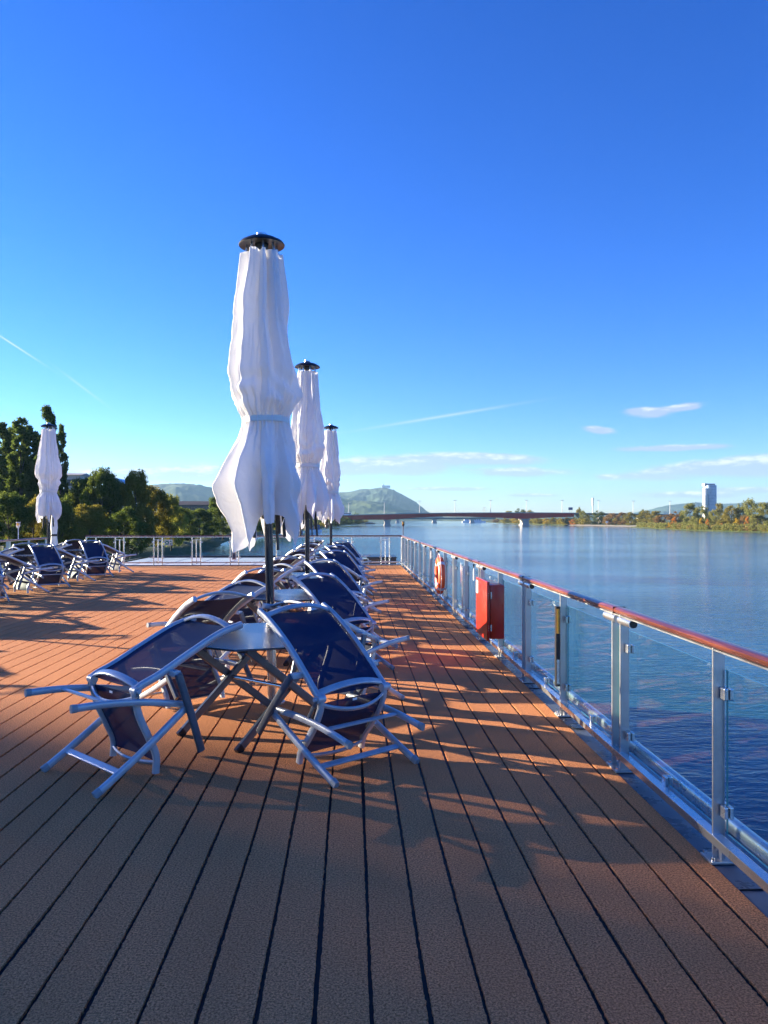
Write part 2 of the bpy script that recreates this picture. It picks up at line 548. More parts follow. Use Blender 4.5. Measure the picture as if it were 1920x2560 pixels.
class MB:
    """collects primitives in one bmesh and links them as one object"""

    def __init__(self):
        self.bm = bmesh.new()

    def box(self, c, s, rot=None, bev=0.0):
        hx, hy, hz = s[0] / 2, s[1] / 2, s[2] / 2
        M = Matrix.Translation(c)
        if rot is not None:
            M = M @ rot
        vs = [self.bm.verts.new(M @ Vector((x, y, z))) for x in (-hx, hx) for y in (-hy, hy) for z in (-hz, hz)]
        fs = []
        for q in ((0, 1, 3, 2), (4, 6, 7, 5), (0, 4, 5, 1), (2, 3, 7, 6), (0, 2, 6, 4), (1, 5, 7, 3)):
            fs.append(self.bm.faces.new([vs[i] for i in q]))
        if bev > 0:
            es = list({e for f in fs for e in f.edges})
            bmesh.ops.bevel(self.bm, geom=es, offset=bev, segments=2, affect='EDGES', profile=0.6)
        return self

    def cyl(self, p0, p1, r, n=12, r1=None, cap=True):
        p0, p1 = Vector(p0), Vector(p1)
        r1 = r if r1 is None else r1
        d = (p1 - p0).normalized()
        a = d.orthogonal().normalized()
        b = d.cross(a)
        ra = [self.bm.verts.new(p0 + (a * math.cos(t) + b * math.sin(t)) * r) for t in (2 * PI * i / n for i in range(n))]
        rb = [self.bm.verts.new(p1 + (a * math.cos(t) + b * math.sin(t)) * r1) for t in (2 * PI * i / n for i in range(n))]
        for i in range(n):
            j = (i + 1) % n
            self.bm.faces.new((ra[i], ra[j], rb[j], rb[i]))
        if cap:
            self.bm.faces.new(ra[::-1])
            self.bm.faces.new(rb)
        return self

    def sweep(self, pts, w, h, up=(0, 0, 1), n=8, sq=0.45, closed=False):
        """rounded section of width w (sideways) and height h (up) along pts"""
        pts = [Vector(p) for p in pts]
        rings = []
        N = len(pts)
        for i, p in enumerate(pts):
            if closed:
                t = (pts[(i + 1) % N] - pts[i - 1]).normalized()
            else:
                t = (pts[min(i + 1, N - 1)] - pts[max(i - 1, 0)]).normalized()
            u = Vector(up)
            s = t.cross(u)
            if s.length < 1e-4:
                s = t.orthogonal()
            s.normalize()
            u = s.cross(t).normalized()
            ring = []
            for k in range(n):
                a = 2 * PI * (k + 0.5) / n
                ca, sa = math.cos(a), math.sin(a)
                ca = math.copysign(abs(ca) ** sq, ca)
                sa = math.copysign(abs(sa) ** sq, sa)
                ring.append(self.bm.verts.new(p + s * (ca * w / 2) + u * (sa * h / 2)))
            rings.append(ring)
        M = N if closed else N - 1
        for i in range(M):
            A, B = rings[i], rings[(i + 1) % N]
            for k in range(n):
                l = (k + 1) % n
                self.bm.faces.new((A[k], A[l], B[l], B[k]))
        if not closed:
            self.bm.faces.new(rings[0][::-1])
            self.bm.faces.new(rings[-1])
        return self

    def lathe(self, prof, n=32, c=(0, 0, 0)):
        c = Vector(c)
        rings = []
        for r, z in prof:
            if r < 1e-5:
                rings.append([self.bm.verts.new(c + Vector((0, 0, z)))])
            else:
                rings.append([self.bm.verts.new(c + Vector((r * math.cos(2 * PI * k / n), r * math.sin(2 * PI * k / n), z))) for k in range(n)])
        for A, B in zip(rings[:-1], rings[1:]):
            for k in range(n):
                l = (k + 1) % n
                if len(A) == 1 and len(B) == 1:
                    continue
                if len(A) == 1:
                    self.bm.faces.new((A[0], B[l], B[k]))
                elif len(B) == 1:
                    self.bm.faces.new((A[k], A[l], B[0]))
                else:
                    self.bm.faces.new((A[k], A[l], B[l], B[k]))
        return self

    def poly(self, pts, thick=None):
        vs = [self.bm.verts.new(p) for p in pts]
        f = self.bm.faces.new(vs)
        if thick:
            r = bmesh.ops.extrude_face_region(self.bm, geom=[f])
            bmesh.ops.translate(self.bm, verts=[v for v in r['geom'] if isinstance(v, bmesh.types.BMVert)], vec=thick)
        return self

    def mesh(self, name, m, smooth=False, angle=None):
        bmesh.ops.recalc_face_normals(self.bm, faces=self.bm.faces)
        me = bpy.data.meshes.new(name)
        for f in self.bm.faces:
            f.smooth = bool(smooth)
        if smooth:
            if angle:
                for e in self.bm.edges:
                    if len(e.link_faces) == 2 and e.calc_face_angle() > angle:
                        e.smooth = False
        self.bm.to_mesh(me)
        self.bm.free()
        for mm in (m if isinstance(m, (list, tuple)) else [m]):
            me.materials.append(mm)
        return me

    def build(self, name, m, parent=None, smooth=False, angle=R(40)):
        return new_obj(name, self.mesh(name, m, smooth, angle), parent)


def grid_mesh(name, P, m, smooth=True, closed_u=False):
    """P: array [rows, cols, 3]"""
    P = np.asarray(P, dtype=np.float32)
    r, c, _ = P.shape
    idx = np.arange(r * c).reshape(r, c)
    if closed_u:
        nx = np.roll(idx, -1, axis=1)
        q = np.stack([idx[:-1], nx[:-1], nx[1:], idx[1:]], -1).reshape(-1, 4)
    else:
        q = np.stack([idx[:-1, :-1], idx[:-1, 1:], idx[1:, 1:], idx[1:, :-1]], -1).reshape(-1, 4)
    return quads_mesh(name, P.reshape(-1, 3), q, m, smooth)


def quads_mesh(name, V, Q, m, smooth=False):
    me = bpy.data.meshes.new(name)
    V = np.asarray(V, dtype=np.float32)
    Q = np.asarray(Q, dtype=np.int32)
    me.vertices.add(len(V))
    me.vertices.foreach_set('co', V.ravel())
    me.loops.add(Q.size)
    me.loops.foreach_set('vertex_index', Q.ravel())
    me.polygons.add(len(Q))
    me.polygons.foreach_set('loop_start', np.arange(0, Q.size, 4, dtype=np.int32))
    me.polygons.foreach_set('loop_total', np.full(len(Q), 4, dtype=np.int32))
    me.polygons.foreach_set('use_smooth', np.full(len(Q), bool(smooth), dtype=bool))
    me.update(calc_edges=True)
    me.validate()
    me.materials.append(m)
    return me


def arc(p0, p1, bulge, n=9):
    """points from p0 to p1 bowed by vector bulge"""
    p0, p1, b = Vector(p0), Vector(p1), Vector(bulge)
    return [p0.lerp(p1, t) + b * (1 - (2 * t - 1) ** 2) for t in (i / (n - 1) for i in range(n))]


def smooth_line(pts, n=4):
    """Catmull-Rom through pts"""
    pts = [Vector(p) for p in pts]
    P = [pts[0] * 2 - pts[1]] + pts + [pts[-1] * 2 - pts[-2]]
    out = []
    for i in range(1, len(P) - 2):
        for k in range(n):
            t = k / n
            a, b, c, d = P[i - 1], P[i], P[i + 1], P[i + 2]
            out.append(0.5 * ((2 * b) + (c - a) * t + (2 * a - 5 * b + 4 * c - d) * t * t + (3 * b - a - 3 * c + d) * t ** 3))
    out.append(pts[-1])
    return out


# ------------------------------------------------------------------ WATER, BANKS, HILLS
mb = MB()
mb.poly([(-9000, -3000, WATER_Z), (9000, -3000, WATER_Z), (9000, 9000, WATER_Z), (-9000, 9000, WATER_Z)])
tag(mb.build('water', M_WATER), kind='structure')

LAND_Z = -4.4


def bank(name, shore, back, z, mats=M_GRASS, slope=7.0):
    """land sheet: shore points (x,y) -> slope -> plateau -> far edge"""
    rows = []
    shore = [Vector((x, y, 0)) for x, y in shore]
    # resample
    pts = []
    for a, b in zip(shore[:-1], shore[1:]):
        n = max(2, int((b - a).length / 12))
        n = min(n, 60)
        for i in range(n):
            pts.append(a.lerp(b, i / n))
    pts.append(shore[-1])
    bk = Vector((back[0], back[1], 0))
    P = []
    offs = [(-1.5, WATER_Z - 0.6), (0, WATER_Z + 0.05), (1.2, WATER_Z + 0.5), (slope * 0.5, WATER_Z + (z - WATER_Z) * .55),
            (slope, z), (slope * 2, z + 0.1), (60, z + 0.3), (400, z + 0.5), (5000, z + 1)]
    for i, p in enumerate(pts):
        wob = mnoise.noise(Vector((p.x * .05, p.y * .05, 3.3))) * 3
        row = []
        for o, zz in offs:
            q = p + bk * (o + (wob if o < 20 else 0))
            hz = zz + (mnoise.noise(Vector((q.x * .2, q.y * .2, 0))) * 0.25 if o > 0 else 0)
            row.append((q.x, q.y, hz))
        P.append(row)
    o = new_obj(name, grid_mesh(name, P, mats))
    tag(o, kind='structure')
    return o


LEFT_SHORE = [(-47, -600), (-46, -60), (-44, 60), (-40, 120), (-36, 160), (-37, 195), (-40, 230), (-46, 304), (-46, 380), (-43, 440),
              (-30, 617), (-14, 963), (20, 1282), (50, 2300), (60, 4200)]
bank('left_bank', LEFT_SHORE, (-1, 0), LAND_Z)
RIGHT_SHORE = [(330, -800), (300, 0), (262, 250), (246, 420), (234, 504), (246, 606), (268, 740), (256, 845), (258, 1089), (285, 1528),
               (340, 2300), (400, 4200)]
bank('right_bank', RIGHT_SHORE, (1, 0), WATER_Z + 1.6, slope=12)

# stone edge of the right bank and footpath on the left bank
path_pts = [(-66, 120), (-60, 150), (-53, 175), (-50, 200), (-54, 235), (-60, 300), (-62, 380)]
line = smooth_line([(x, y, LAND_Z + 0.33) for x, y in path_pts], 6)
rows = []
for i, p in enumerate(line):
    t = (line[min(i + 1, len(line) - 1)] - line[max(i - 1, 0)]).normalized()
    s = Vector((t.y, -t.x, 0))
    rows.append([p + s * 1.6, p - s * 1.6])
tag(new_obj('path', grid_mesh('path', rows, M_PATH)), kind='structure')
rows = []
for i in range(40):
    t = i / 39
    x = 268 + (252 - 268) * t
    y = 720 + 180 * t
    rows.append([(x - 1, y, WATER_Z + 0.2), (x + 2, y, WATER_Z + 0.95), (x + 5, y, WATER_Z + 1.5 + .1 * math.sin(i))])
tag(new_obj('shore_stones', grid_mesh('shore_stones', rows, M_STONE)), kind='structure')


def ridge(name, prof, D, depth, m, seed, label=None, amp=18, back_drop=0.55, base=-5):
    """hill whose skyline passes through the (px,py) points of prof at distance D"""
    xs = np.array([p[0] for p in prof], float)
    ys = np.array([p[1] for p in prof], float)
    N = 260
    px = np.linspace(xs[0], xs[-1], N)
    k = np.interp(px, xs, ys)
    ker = np.ones(5) / 5
    k = np.convolve(np.pad(k, 2, mode='edge'), ker, 'valid')
    M = 46
    P = np.zeros((M, N, 3))
    for j in range(N):
        top = at(px[j], k[j], D)
        zt = top.z
        edge = min(1, j / 12, (N - 1 - j) / 12)
        zt = base + (zt - base) * edge if False else zt
        for i in range(M):
            t = i / (M - 1)
            if t < 0.7:
                s = t / 0.7
                h = math.sin(s * PI / 2) ** 1.3
                y = D - depth * (1 - s)
            else:
                s = (t - 0.7) / 0.3
                h = 1 - back_drop * s
                y = D + depth * 0.5 * s
            x = top.x * (y / D) if t < 0.7 else top.x
            z = base + (zt - base) * h
            q = Vector((x * .0045, y * .0045, seed))
            nz = mnoise.fractal(q, 0.8, 2.1, 5)
            fine = mnoise.noise(Vector((x * .035, y * .035, seed + 7)))
            z += (nz * amp * 1.3 * math.sin(PI * min(t / .7, 1)) + fine * amp * 0.16 * (0.3 + h)) * (h > 0.02)
            P[i, j] = (x, y, z)
    o = new_obj(name, grid_mesh(name, P, m))
    tag(o, kind='structure')
    return o


ridge('forested_hills', [(560, 1262), (600, 1250), (680, 1238), (760, 1232), (800, 1231), (843, 1231.5), (874, 1229.7), (903, 1227), (928, 1226.5),
                         (943, 1222), (965, 1220), (979, 1224), (1001, 1235), (1022, 1246), (1044, 1260), (1066, 1280), (1085, 1292), (1110, 1299)],
      6400, 1900, M_HILL, 1.0, amp=26)
ridge('vineyard_hills', [(640, 1262), (700, 1252), (780, 1246), (846, 1247), (880, 1251), (930, 1255), (960, 1259), (1000, 1269), (1040, 1284), (1075, 1297)],
      4300, 900, M_VINE, 5.0, amp=10)
ridge('western_hills', [(-120, 1240), (40, 1235), (160, 1232), (250, 1228), (300, 1222), (340, 1216), (370, 1214), (400, 1213), (445, 1210.5), (480, 1212), (500, 1215), (538, 1225),
                        (580, 1240), (640, 1258), (700, 1272)],
      5200, 1600, M_HILL, 9.0, amp=22)
ridge('eastern_hills', [(1560, 1299), (1600, 1284), (1633, 1273), (1666, 1265), (1701, 1260), (1745, 1257), (1810, 1260), (1854, 1258.7), (1920, 1256.5),
                        (2000, 1252), (2150, 1250), (2400, 1255)],
      7600, 2000, M_HILL, 14.0, amp=20)
ridge('far_plain_woods', [(1060, 1296), (1150, 1293.5), (1250, 1293), (1330, 1291), (1430, 1288), (1520, 1287), (1600, 1286), (1700, 1287), (1900, 1286), (2200, 1286)],
      3600, 500, M_HILL, 21.0, amp=6)

# the church on the hill top
ch = empty('hilltop_church', at(965, 1219.5, 6395))
tag(ch, 'tiny white church with a tower on the hilltop left of the river', 'church')
mb = MB(); mb.box((0, 0, 6), (70, 20, 16)); mb.build('nave', M_TWHITE, ch)
mb = MB(); mb.box((-22, 0, 14), (11, 12, 34)); mb.build('tower', M_TWHITE, ch)
mb = MB(); mb.box((0, 0, 16), (72, 22, 5)); mb.build('roof', M_ROOFTILE, ch)

# ------------------------------------------------------------------ TREES
rng = np.random.default_rng(7)


def leaf_cloud(name, centers, radii, N, size, m, squash=0.8, seed=0):
    """N leaf quads gathered round clump centres"""
    g = np.random.default_rng(seed)
    centers = np.array(centers)
    radii = np.array(radii)
    wts = radii ** 2
    ci = g.choice(len(centers), N, p=wts / wts.sum())
    d = g.normal(size=(N, 3))
    d /= np.linalg.norm(d, axis=1, keepdims=True)
    rr = (g.random(N) ** 0.45)[:, None] * radii[ci][:, None] * g.uniform(.75, 1.15, (N, 1))
    P = centers[ci] + d * rr * np.array([1, 1, squash])
    a = g.normal(size=(N, 3)); a /= np.linalg.norm(a, axis=1, keepdims=True)
    b = np.cross(a, g.normal(size=(N, 3))); b /= np.linalg.norm(b, axis=1, keepdims=True)
    s = size * g.uniform(0.6, 1.4, (N, 1))
    V = np.stack([P + a * s, P + b * s * .6, P - a * s, P - b * s * .6], 1).reshape(-1, 3)
    Q = np.arange(N * 4).reshape(N, 4)
    return quads_mesh(name, V, Q, m)


def broad_clumps(seed, n=46, low=0.12, rk=1.0):
    g = random.Random(seed)
    cs, rs = [], []
    while len(cs) < n:
        z = g.uniform(low, 0.95)
        t = (z - low) / (1 - low)
        rmax = 0.5 * math.sin(PI * min(1, 0.18 + t * 0.80)) ** 0.7
        a = g.uniform(0, 2 * PI)
        r = rmax * math.sqrt(g.uniform(0.15, 1)) * g.uniform(.7, 1.0)
        cs.append((r * math.cos(a), r * math.sin(a), z))
        rs.append(g.uniform(0.07, 0.13) * rk)
    return cs, rs


def poplar_clumps(seed, n=60):
    g = random.Random(seed)
    cs, rs = [], []
    for i in range(n):
        z = 0.06 + 0.92 * (i + g.random()) / n
        rmax = 0.105 * (1 - z) ** 0.42 * min(1, 0.35 + z * 2.2)
        a = g.uniform(0, 2 * PI)
        r = rmax * math.sqrt(g.uniform(0.1, 1))
        cs.append((r * math.cos(a), r * math.sin(a), z))
        rs.append(g.uniform(0.030, 0.046) * (1.3 - .5 * z))
    return cs, rs


def trunk_mesh(name, clumps, seed, th=0.018, top=0.75):
    g = random.Random(seed)
    mb = MB()
    p = Vector((0, 0, -0.03))
    q = Vector((g.uniform(-.02, .02), g.uniform(-.02, .02), 0.35))
    e = Vector((g.uniform(-.03, .03), g.uniform(-.03, .03), top))
    mb.cyl(p, q, th * 1.25, 8, th * .8)
    mb.cyl(q, e, th * .8, 8, th * .25)
    pick = g.sample(list(clumps), min(12, len(clumps)))
    for c in pick:
        c = Vector(c)
        z = max(0.14, c.z - g.uniform(.12, .25))
        s = q.lerp(e, max(0, (z - .35) / (top - .35))) if z > .35 else p.lerp(q, (z + .03) / .38)
        mid = s.lerp(c, .5) + Vector((0, 0, .02))
        mb.cyl(s, mid, th * .45, 6, th * .3)
        mb.cyl(mid, c, th * .3, 6, th * .1)
    return mb.mesh(name, M_BARK, True)


CROWN = {}
TRUNK = {}


def variants():
    for s in range(4):
        c, r = broad_clumps(100 + s, 78)
        CROWN['near', s] = (c, r)
        TRUNK['near', s] = trunk_mesh('trunk', c, s)
    for s in range(4):
        CROWN['thin', s] = CROWN['near', s]
        TRUNK['thin', s] = TRUNK['near', s]
    for s in range(3):
        c, r = poplar_clumps(200 + s, 74)
        CROWN['pop', s] = (c, r)
        TRUNK['pop', s] = trunk_mesh('trunk', c, 20 + s, 0.010, 0.9)
    for s in range(4):
        c, r = broad_clumps(300 + s, 34, 0.04, 1.35)
        CROWN['far', s] = (c, r)
        TRUNK['far', s] = trunk_mesh('trunk', c, 40 + s, 0.02)
    for s in range(2):
        c, r = broad_clumps(400 + s, 26, 0.0, 1.35)
        CROWN['bush', s] = (c, r)
        TRUNK['bush', s] = trunk_mesh('trunk', c, 60 + s, 0.012, 0.5)


variants()
CM = {}
COUNT = {'near': (26000, 0.0135), 'thin': (9600, 0.0135), 'pop': (24000, 0.0075), 'far': (4200, 0.024), 'bush': (3000, 0.030)}


def crown_mesh(kind, s, m):
    key = (kind, s, m.name)
    if key not in CM:
        n, size = COUNT[kind]
        c, r = CROWN[kind, s]
        CM[key] = leaf_cloud('crown', c, r, n, size, m, 0.85, seed=hash(kind) % 97 + s if False else len(CM) + 11)
    return CM[key]


def tree(name, label, px, top, wpx, Y, kind, s, m, base_z=LAND_Z, group=None, cat='tree', rz=None, X=None, H=None, W=None):
    if X is None:
        p = at(px, top, Y)
        X = p.x
        H = p.z - base_z
        W = wpx / 1923.0 * Y
    root = empty(name, (X, Y, base_z), rz if rz is not None else random.Random(int(X * 7 + Y)).uniform(0, 6.28))
    wx = W * (1.05 if kind == 'pop' else 1.0) / (0.215 if kind == 'pop' else 0.95)
    root.scale = (wx, wx, H / 1.02)
    tag(root, label, cat, group)
    new_obj('trunk', TRUNK[kind, s], root)
    new_obj('crown', crown_mesh(kind, s, m), root)
    return root


G_L = 'trees on the left river bank'
G_R = 'trees on the right river bank'
LT = [  # px, top, width px, Y, kind, variant, leaves, label
    (-34, 1060, 74, 150, 'pop', 0, L_POPLAR, 'tall dark poplar cut off by the left edge of the photo'),
    (8, 1046, 66, 146, 'pop', 1, L_POPLAR, 'tall dark poplar, second from the left edge'),
    (50, 1035, 70, 142, 'pop', 2, L_POPLAR, 'broad dark poplar left of the far left parasol'),
    (90, 1070, 58, 150, 'pop', 0, L_POPLAR, 'lower poplar wedged between the broad poplar and the tallest one'),
    (121, 1003, 66, 140, 'pop', 1, L_POPLAR, 'tallest poplar, rising behind the cap of the far left parasol'),
    (153, 1052, 40, 144, 'pop', 2, L_POPLAR, 'slender poplar just right of the far left parasol'),
    (28, 1060, 60, 156, 'pop', 2, L_POPLAR, 'dark poplar filling the gap between the two leftmost ones'),
    (70, 1052, 60, 150, 'pop', 1, L_POPLAR, 'dark poplar close behind the broad one left of the parasol'),
    (-10, 1090, 60, 138, 'pop', 1, L_POPLAR, 'dark poplar in front of the one cut off by the left edge'),
    (104, 1075, 46, 152, 'pop', 0, L_POPLAR, 'dark poplar just left of the tallest one, behind the parasol'),
    (20, 1225, 130, 118, 'near', 0, L_GREEN, 'low dark green tree under the poplars at the left edge'),
    (85, 1240, 120, 122, 'near', 1, L_OLIVE, 'low olive green tree beneath the poplars, left of the parasol pole'),
    (150, 1245, 110, 120, 'near', 2, L_GREEN, 'low dark tree right behind the far left parasol skirt'),
    (205, 1192, 110, 136, 'near', 3, L_GREEN, 'dark round tree hiding the glass roofed building'),
    (252, 1163, 108, 132, 'near', 0, L_GREEN, 'large dark green tree with an airy ragged top, right of the left parasol'),
    (300, 1196, 90, 140, 'near', 1, L_GREEN, 'dark tree in front of the curved glass roof'),
    (342, 1176, 92, 134, 'near', 2, L_OLIVE, 'olive tree with a pointed thin top in the middle of the left tree row'),
    (385, 1212, 104, 146, 'near', 3, L_OLIVE, 'rounded olive yellow tree right of the pointed one'),
    (428, 1232, 80, 152, 'near', 0, L_LIME, 'yellowish green tree at the right end of the near tree row'),
    (225, 1262, 130, 116, 'near', 2, L_OLIVE, 'low shaded olive tree above the gap in the far railing'),
    (310, 1266, 130, 122, 'near', 1, L_GREEN, 'low shaded green tree above the left green sign'),
    (448, 1266, 100, 190, 'near', 1, L_GREEN, 'round dark green tree left of the dark roofed house'),
    (498, 1272, 90, 230, 'near', 2, L_GREEN, 'low dark tree in front of the dark roofed house'),
    (558, 1231, 100, 240, 'near', 3, L_GREEN, 'big rounded green tree left of the nearest parasol skirt'),
    (610, 1238, 96, 280, 'near', 0, L_GREEN, 'green tree half hidden by the nearest parasol'),
    (530, 1286, 70, 250, 'far', 0, L_GREEN, 'low dark tree at the foot of the big rounded one'),
    (655, 1252, 80, 330, 'near', 1, L_GREEN, 'green tree showing between the nearest parasol skirt tips'),
    (705, 1258, 80, 380, 'near', 2, L_OLIVE, 'olive tree seen behind the middle parasol skirt'),
    (752, 1266, 70, 440, 'far', 1, L_GREEN, 'dark tree behind the moored blue and white boat'),
    (795, 1274, 60, 540, 'far', 2, L_OLIVE, 'tree between the middle and the farthest parasol'),
    (838, 1281, 52, 700, 'far', 3, L_GREEN, 'dark tree below the left end of the red bridge'),
    (865, 1292, 40, 840, 'far', 0, L_GREEN, 'small dark tree under the red bridge, first right of the parasols'),
    (888, 1294, 36, 930, 'far', 1, L_GREEN, 'small dark tree under the red bridge, second right of the parasols'),
    (908, 1286, 26, 1250, 'far', 2, L_OLIVE, 'conifer shaped tree above the road of the red bridge near its left end'),
    (890, 1281, 20, 1300, 'far', 0, L_GREEN, 'dark conifer just above the left end of the red bridge'),
]
for i, (px, top, wp, Y, kd, s, m, lab) in enumerate(LT):
    nm = 'poplar_tree' if kd == 'pop' else ('broadleaf_tree' if kd != 'bush' else 'bush')
    tree(nm, lab, px, top, wp, Y, kd, s, m, group=G_L)

# trees further along the left bank, beside and behind the photographer: they shade the near deck
gs = random.Random(5)
SH = []
T0 = 128.0


def shade_tree(q, t, topz, W, kind, s):
    """tree at sideways offset q and distance t along the sun's azimuth"""
    sx, sy = -math.sin(R(SUN_AZ)), math.cos(R(SUN_AZ))
    X = sx * t + sy * q
    Y = sy * t - sx * q
    nm = 'poplar_tree' if kind == 'pop' else 'broadleaf_tree'
    tree(nm, 'broad tall tree on the left bank, outside the photo', 0, 0, 0, Y, kind, s, L_POPLAR if kind == 'pop' else L_GREEN,
         group='trees on the left bank outside the photo', X=X, H=topz - LAND_Z, W=W)


k = 0
for t_, q0, tz in ((124.0, -50.0, 30.6), (133.0, -46.5, 31.8)):
    q = q0
    while q < 4.5:
        shade_tree(q, t_ + gs.uniform(-2, 2), tz + gs.uniform(-.9, .9), 12.5, 'thin', k % 4)
        k += 1
        q += 6.4

RB = WATER_Z + 1.5
RT = [
    (1300, 1271, 44, 1300, 'far', 0, L_RDARK, 'rounded dark tree rising above the red bridge left of its right pier'),
    (1322, 1275, 34, 1310, 'far', 1, L_ROLIVE, 'olive tree above the red bridge over its right pier'),
    (1272, 1277, 30, 1320, 'far', 2, L_ROLIVE, 'low tree above the red bridge, left of the rounded dark one'),
    (1345, 1295, 30, 1010, 'far', 1, L_ROLIVE, 'olive tree under the bridge right of the pier'),
    (1366, 1296, 22, 1000, 'far', 2, L_YELLOW, 'yellow tree under the bridge right of the pier'),
    (1384, 1293, 30, 990, 'far', 3, L_ROLIVE, 'olive tree behind the yellow ones under the bridge'),
    (1402, 1296, 22, 980, 'far', 0, L_YELLOW, 'second yellow tree under the bridge right of the pier'),
    (1418, 1294, 24, 960, 'far', 1, L_BROWN, 'brown tree under the right end of the red girder'),
    (1265, 1296, 28, 1180, 'far', 3, L_ROLIVE, 'olive tree under the bridge left of the pier'),
    (1238, 1297, 24, 1250, 'far', 0, L_BROWN, 'brownish tree under the bridge far left of the pier'),
    (1290, 1295, 28, 1150, 'far', 2, L_YELLOW, 'yellowish tree under the bridge beside the pier'),
    (1446, 1267, 24, 930, 'far', 0, L_ROLIVE, 'tall thin olive tree where the red girder ends'),
    (1459, 1276, 30, 900, 'far', 1, L_RGREEN, 'green tree where the red girder ends'),
    (1432, 1298, 18, 880, 'far', 2, L_ORANGE, 'small orange tree at the waterline by the girder end'),
    (1470, 1284, 22, 960, 'far', 3, L_ROLIVE, 'small olive tree left of the radio mast'),
    (1494, 1276, 42, 860, 'far', 0, L_RDARK, 'round dark tree at the foot of the radio mast'),
    (1530, 1283, 46, 810, 'far', 1, L_BROWN, 'brown rounded tree right of the radio mast'),
    (1556, 1281, 36, 830, 'far', 2, L_BROWN, 'brown tree behind the grass bank with the white signs'),
    (1578, 1279, 46, 780, 'far', 3, L_ROLIVE, 'olive brown tree above the right white sign'),
    (1604, 1273, 30, 900, 'far', 0, L_RDARK, 'dark tree top behind the brown row'),
    (1612, 1276, 50, 760, 'far', 1, L_ROLIVE, 'broad olive tree in the middle of the brown row'),
    (1640, 1277, 46, 740, 'far', 2, L_ROLIVE, 'olive tree at the right of the broad one'),
    (1662, 1286, 60, 640, 'far', 3, L_BROWN, 'wide low brown tree left of the orange one'),
    (1690, 1278, 50, 660, 'far', 0, L_BROWN, 'brown tree behind the orange one on the right bank'),
    (1706, 1287, 30, 640, 'far', 1, L_RDARK, 'dark tree right behind the orange one'),
    (1726, 1258, 50, 600, 'far', 2, L_RGREEN, 'tall green tree left of the glass tower'),
    (1752, 1263, 44, 590, 'far', 3, L_RGREEN, 'tall green tree just left below the glass tower'),
    (1770, 1276, 34, 640, 'far', 0, L_RDARK, 'dark tree under the left edge of the glass tower'),
    (1790, 1274, 46, 570, 'far', 1, L_RGREEN, 'green tree under the glass tower'),
    (1798, 1258, 34, 760, 'far', 2, L_ROLIVE, 'pale tree top right beside the glass tower'),
    (1828, 1262, 50, 560, 'far', 3, L_ROLIVE, 'olive tree first right of the glass tower'),
    (1852, 1258, 44, 560, 'far', 0, L_RGREEN, 'green tree second right of the glass tower'),
    (1880, 1246, 54, 540, 'far', 1, L_RGREEN, 'tallest green tree on the right bank'),
    (1908, 1256, 50, 530, 'far', 2, L_RGREEN, 'tall green tree near the right edge'),
    (1936, 1264, 50, 520, 'far', 3, L_RDARK, 'dark tree cut by the right edge of the photo'),
    (1740, 1292, 50, 540, 'far', 0, L_RGREEN, 'low green tree at the waterline left of the tower'),
    (1815, 1292, 50, 510, 'far', 1, L_ROLIVE, 'low olive tree at the waterline right of the tower'),
    (1895, 1285, 60, 480, 'far', 2, L_RGREEN, 'low green tree at the waterline near the right edge'),
    (1858, 1287, 30, 500, 'far', 3, L_BROWN, 'low brown tree between the yellow and the orange one'),
    (1686, 1292, 17, 575, 'bush', 0, L_ORANGE, 'bright orange tree at the waterline, leftmost of the bright ones'),
    (1673, 1306, 10, 575, 'bush', 1, L_YELLOW, 'small yellow bush beside the leftmost orange tree'),
    (1768, 1297, 12, 520, 'bush', 0, L_ORANGE, 'small orange tree at the waterline below the tower'),
    (1803, 1307, 16, 500, 'bush', 1, L_ORANGE, 'low orange bush at the waterline right of the tower'),
    (1842, 1294, 17, 478, 'bush', 1, L_YELLOW, 'bright yellow tree at the waterline'),
    (1868, 1291, 14, 474, 'bush', 0, L_ORANGE, 'orange tree right of the bright yellow one'),
    (1752, 1294, 10, 530, 'bush', 1, L_YELLOW, 'thin yellow green bush left of the small orange tree'),
    (1960, 1270, 50, 500, 'far', 1, L_RGREEN, 'green tree just outside the right edge'),
    (1990, 1262, 60, 490, 'far', 0, L_RGREEN, 'green tree outside the right edge'),
]
for (px, top, wp, Y, kd, s, m, lab) in RT:
    nm = 'bush' if kd == 'bush' else 'broadleaf_tree'
    tree(nm, lab, px, top, wp, Y, kd, s, m, base_z=RB if Y < 1200 else LAND_Z, group=G_R,
         cat='bush' if (kd == 'bush' and 'bush' in lab) else 'tree')

# ground cover nobody could count: scrub along both waterlines, distant woods
def scrub(name, pts, n, h, m, seed, label):
    g = np.random.default_rng(seed)
    cs, rs = [], []
    for i in range(n):
        k = g.uniform(0, len(pts) - 1)
        a, b = pts[int(k)], pts[min(int(k) + 1, len(pts) - 1)]
        f = k - int(k)
        x = a[0] + (b[0] - a[0]) * f
        y = a[1] + (b[1] - a[1]) * f
        r = h * g.uniform(.35, .75)
        cs.append((x + g.uniform(-3, 3), y, a[2] + r * .6))
        rs.append(r)
    o = new_obj(name, leaf_cloud(name, cs, rs, n * 90, h * 0.09, m, 0.8, seed))
    return tag(o, label, 'bushes', kind='stuff')


